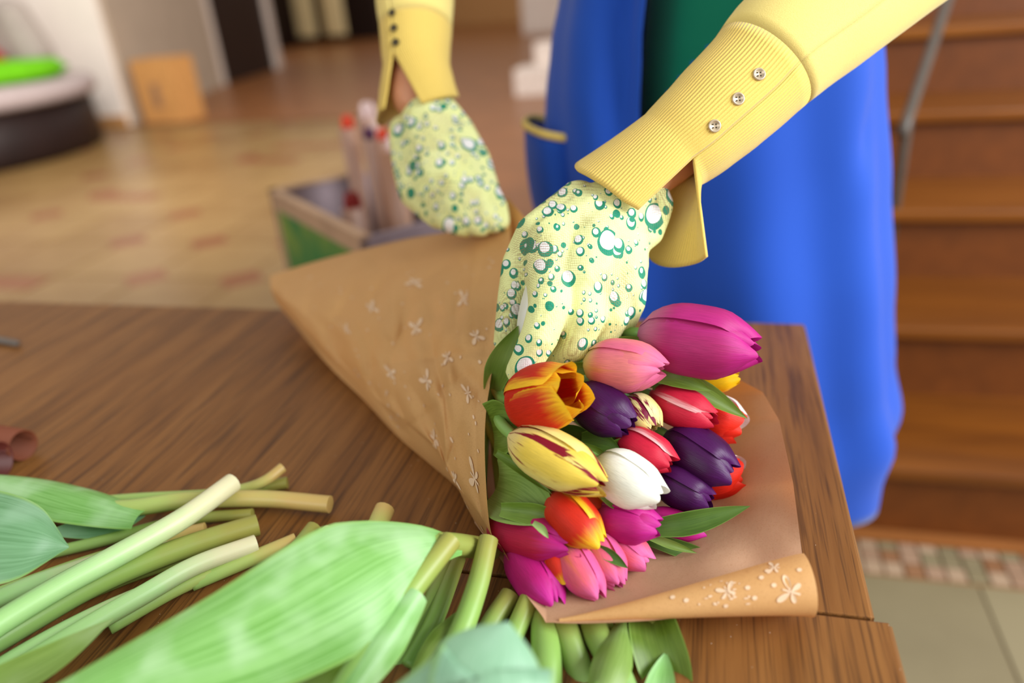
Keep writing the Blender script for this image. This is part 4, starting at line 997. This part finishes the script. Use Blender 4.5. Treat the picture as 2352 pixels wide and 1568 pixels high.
# find the start angle whose ring point projects nearest the slit apex
def px_of(p):
    v = p-CAM; d = v.dot(FW); return (CX+FPX*v.dot(RT)/d, CY-FPX*v.dot(UP)/d, d)
def best_a0(axis, halfw, target):
    c = axis[-1]; tg = (axis[-1]-axis[-2]).normalized(); best = None
    for k in range(360):
        a = k*PI/180; p = ring_pts(c, tg, halfw[-1], halfw[-1]*.88, 3, a)[0]; x, y, d = px_of(p)
        if (p-c).dot(CAM-c) < 0: continue
        e = (x-target[0])**2+(y-target[1])**2
        if best is None or e < best[0]: best = (e, a)
    return best[1]
def orient(rings_a0, axis, halfw, endc):
    """ring direction must follow the end curve direction"""
    r = ring_pts(axis[-1], (axis[-1]-axis[-2]).normalized(), halfw[-1], halfw[-1]*.88, NS, rings_a0)
    d1 = sum((r[j]-endc[j]).length for j in range(NS)); d2 = sum((r[NS-1-j]-endc[j]).length for j in range(NS))
    return d1 <= d2
def make_sleeve(axis, halfw, endc, apex, cuff_i, parent, nend=16):
    a0 = best_a0(axis, halfw, apex)
    if not orient(a0, axis, halfw, endc): endc = endc[::-1]
    up, cu = build_sleeve(axis, halfw, endc, a0, len(axis), nend, cuff_i, True, parent)
    nc = len(cu); 
    uvu = [[(j/(NS-1), i) for j in range(NS)] for i in range(len(up))]; uvc = [[(j/(NS-1), i/(nc-1)) for j in range(NS)] for i in range(nc)]
    sl = child('sleeve', grid(up, uvu), parent, MT['knit']); sl.modifiers.new('t', 'SOLIDIFY').thickness = .0016
    # the cuff stands a little proud of the sleeve
    ca = [sum(r, V3())/len(r) for r in cu]
    cu2 = [[p+(p-ca[i]).normalized()*(.0005 if i < 14 else 0) for p in r] for i, r in enumerate(cu)]
    cf = child('cuff', grid(cu2, uvc), sl, MT['rib']); m_ = cf.modifiers.new('t', 'SOLIDIFY'); m_.thickness = .0022; m_.offset = 0
    return sl, cf, cu2, up
slN, cfN, cuN, upN = make_sleeve(axis, halfw, endc, (1610, 352), 15, ps)
def on_rows(rows, px, py):
    best = None
    for i, r in enumerate(rows):
        for j, p in enumerate(r):
            x, y, d = px_of(p); e = (x-px)**2+(y-py)**2
            k_ = e if e > 250 else 250+d-10
            if best is None or k_ < best[0]: best = (k_, i, j, d)
    _, i, j, d = best; p = rows[i][j]; i2, j2 = max(0, i-1), max(0, j-1); i3, j3 = min(len(rows)-1, i+1), min(NS-1, j+1)
    n = (rows[i3][j]-rows[i2][j]).cross(rows[i][j3]-rows[i][j2]).normalized()
    if n.dot(CAM-p) < 0: n = -n
    x, y, dd = px_of(p)
    return Q(px, py, dd), n
buttons([on_rows(cuN, *q) for q in ((1742, 172), (1694, 228), (1640, 290))], cfN, 15/FPX*.53)
# far sleeve (right arm)
f_axis_px = [(962, -350, .917), (958, -220, .89), (955, -100, .86), (953, 0, .84), (955, 60, .828), (955, 110, .82), (957, 150, .815)]
f_half = [92, 90, 88, 86, 80, 76, 73]
axp = smooth_path([V3((a, b, c*2000)) for a, b, c in f_axis_px], 26); hwp = [interp([i/6 for i in range(7)], f_half, k/25) for k in range(26)]
axis = [Q(p.x, p.y, p.z/2000) for p in axp]; halfw = [h/FPX*p.z/2000 for h, p in zip(hwp, axp)]
ec_px = [(968, 238, .780), (1000, 228, .782), (1030, 222, .79), (1052, 222, .81), (1040, 225, .85), (1000, 235, .875), (950, 250, .885), (905, 270, .875), (878, 288, .855), (866, 282, .835), (868, 262, .815), (882, 250, .80)]
ecs = smooth_path([V3((a, b, c*2000)) for a, b, c in ec_px], NS); endc = [Q(p.x, p.y, p.z/2000) for p in ecs]
slF, cfF, cuF, upF = make_sleeve(axis, halfw, endc, (918, 148), 17, ps, 10)
buttons([on_rows(upF+cuF, *q) for q in ((901, 30), (905, 65), (909, 98))], cfF, 9/FPX*.8, False, 'hole')

# --- gloves
def gl(p, rpx): return (Q(*p), rpx/FPX*p[2])
def chain(*ps_): return [gl(p[:3], p[3]) for p in ps_]
near = [
 chain((1450, 430, .562, 62), (1415, 490, .556, 70), (1360, 560, .548, 84), (1340, 640, .540, 84)),
 chain((1430, 450, .560, 64), (1350, 500, .552, 66), (1270, 560, .544, 66), (1262, 640, .535, 60)),
 chain((1400, 520, .556, 66), (1420, 600, .550, 62), (1425, 660, .548, 58)),
 chain((1440, 520, .562, 52), (1448, 610, .560, 44)),
 # thumb
 chain((1330, 470, .560, 58), (1240, 540, .556, 58), (1196, 610, .556, 46), (1178, 690, .556, 38), (1164, 760, .560, 30), (1156, 785, .566, 24)),
 # index
 chain((1262, 640, .533, 56), (1262, 700, .520, 50), (1240, 770, .520, 46), (1206, 836, .528, 38), (1192, 852, .534, 32)),
 # middle
 chain((1340, 650, .536, 58), (1345, 720, .526, 50), (1320, 790, .536, 42), (1270, 835, .552, 34)),
 # ring
 chain((1400, 650, .545, 54), (1405, 720, .540, 46), (1375, 785, .552, 38), (1330, 825, .568, 32)),
 # little finger
 chain((1446, 620, .556, 44), (1448, 690, .552, 38), (1425, 750, .560, 33), (1385, 790, .575, 28)),
 # loose rim at the wrist
 chain((1525, 470, .560, 24), (1518, 500, .562, 22), (1500, 540, .563, 24)), chain((1525, 470, .560, 24), (1500, 440, .560, 36), (1470, 430, .560, 42)),
 chain((1500, 540, .563, 24), (1450, 560, .560, 40)), chain((1518, 500, .562, 22), (1450, 520, .560, 44)),
]
gN = child('glove', blob(near, .0016, 5), ps, MT['glove']); gN['label'] = 'droplet print glove holding the tulips'
# white tie held between thumb and index finger
MT['whiteplastic'] = plain('white_plastic', (226, 226, 220), .4)
tag(child('plastic_tie', leaf_mesh([Q(1226, 628, .530), Q(1210, 680, .531), Q(1196, 740, .534), Q(1188, 800, .542)], 20/FPX*.53, (CAM-Q(1210, 680, .53)), .2, taper=.8), None, MT['whiteplastic']), 'white plastic strip held between gloved thumb and finger', 'strip')
far = [
 chain((988, 285, .812, 70), (1000, 340, .803, 84), (1030, 420, .790, 92), (1060, 460, .782, 80)),
 chain((930, 300, .816, 38), (946, 360, .810, 50), (966, 430, .795, 56), (1010, 488, .785, 40)),
 chain((1012, 250, .812, 38), (1055, 300, .808, 36), (1090, 370, .797, 40), (1112, 440, .785, 38)),
 # fingers folded over the paper edge
 chain((990, 450, .790, 44), (1030, 500, .772, 34), (1062, 518, .768, 26), (1075, 524, .778, 22)),
 chain((1040, 460, .782, 44), (1075, 500, .766, 34), (1098, 518, .766, 26), (1108, 522, .776, 22)),
 chain((1080, 450, .780, 42), (1110, 492, .766, 34), (1130, 510, .768, 26), (1135, 515, .778, 22)),
 chain((1105, 430, .784, 38), (1135, 475, .772, 32), (1148, 505, .774, 24), (1150, 512, .782, 20)),
 # thumb behind the paper
 chain((1040, 330, .82, 40), (1090, 420, .84, 34), (1130, 490, .845, 28), (1145, 520, .845, 22)),
]
gF = child('glove', blob(far, .0022, 4), ps, MT['glove']); gF['label'] = 'droplet print glove pinching the paper edge'
# sliver of the back paper flap beyond the far hand
fl_ = [[Q(lerp(1150, 1165, j/8), lerp(545, 452, j/8), .80), Q(lerp(1185, 1180, j/8), lerp(560, 470, j/8), .79), Q(lerp(1230, 1205, j/8), lerp(560, 500, j/8), .775)] for j in range(9)]
child('back_flap', grid(fl_), wp, MT['kraft'])
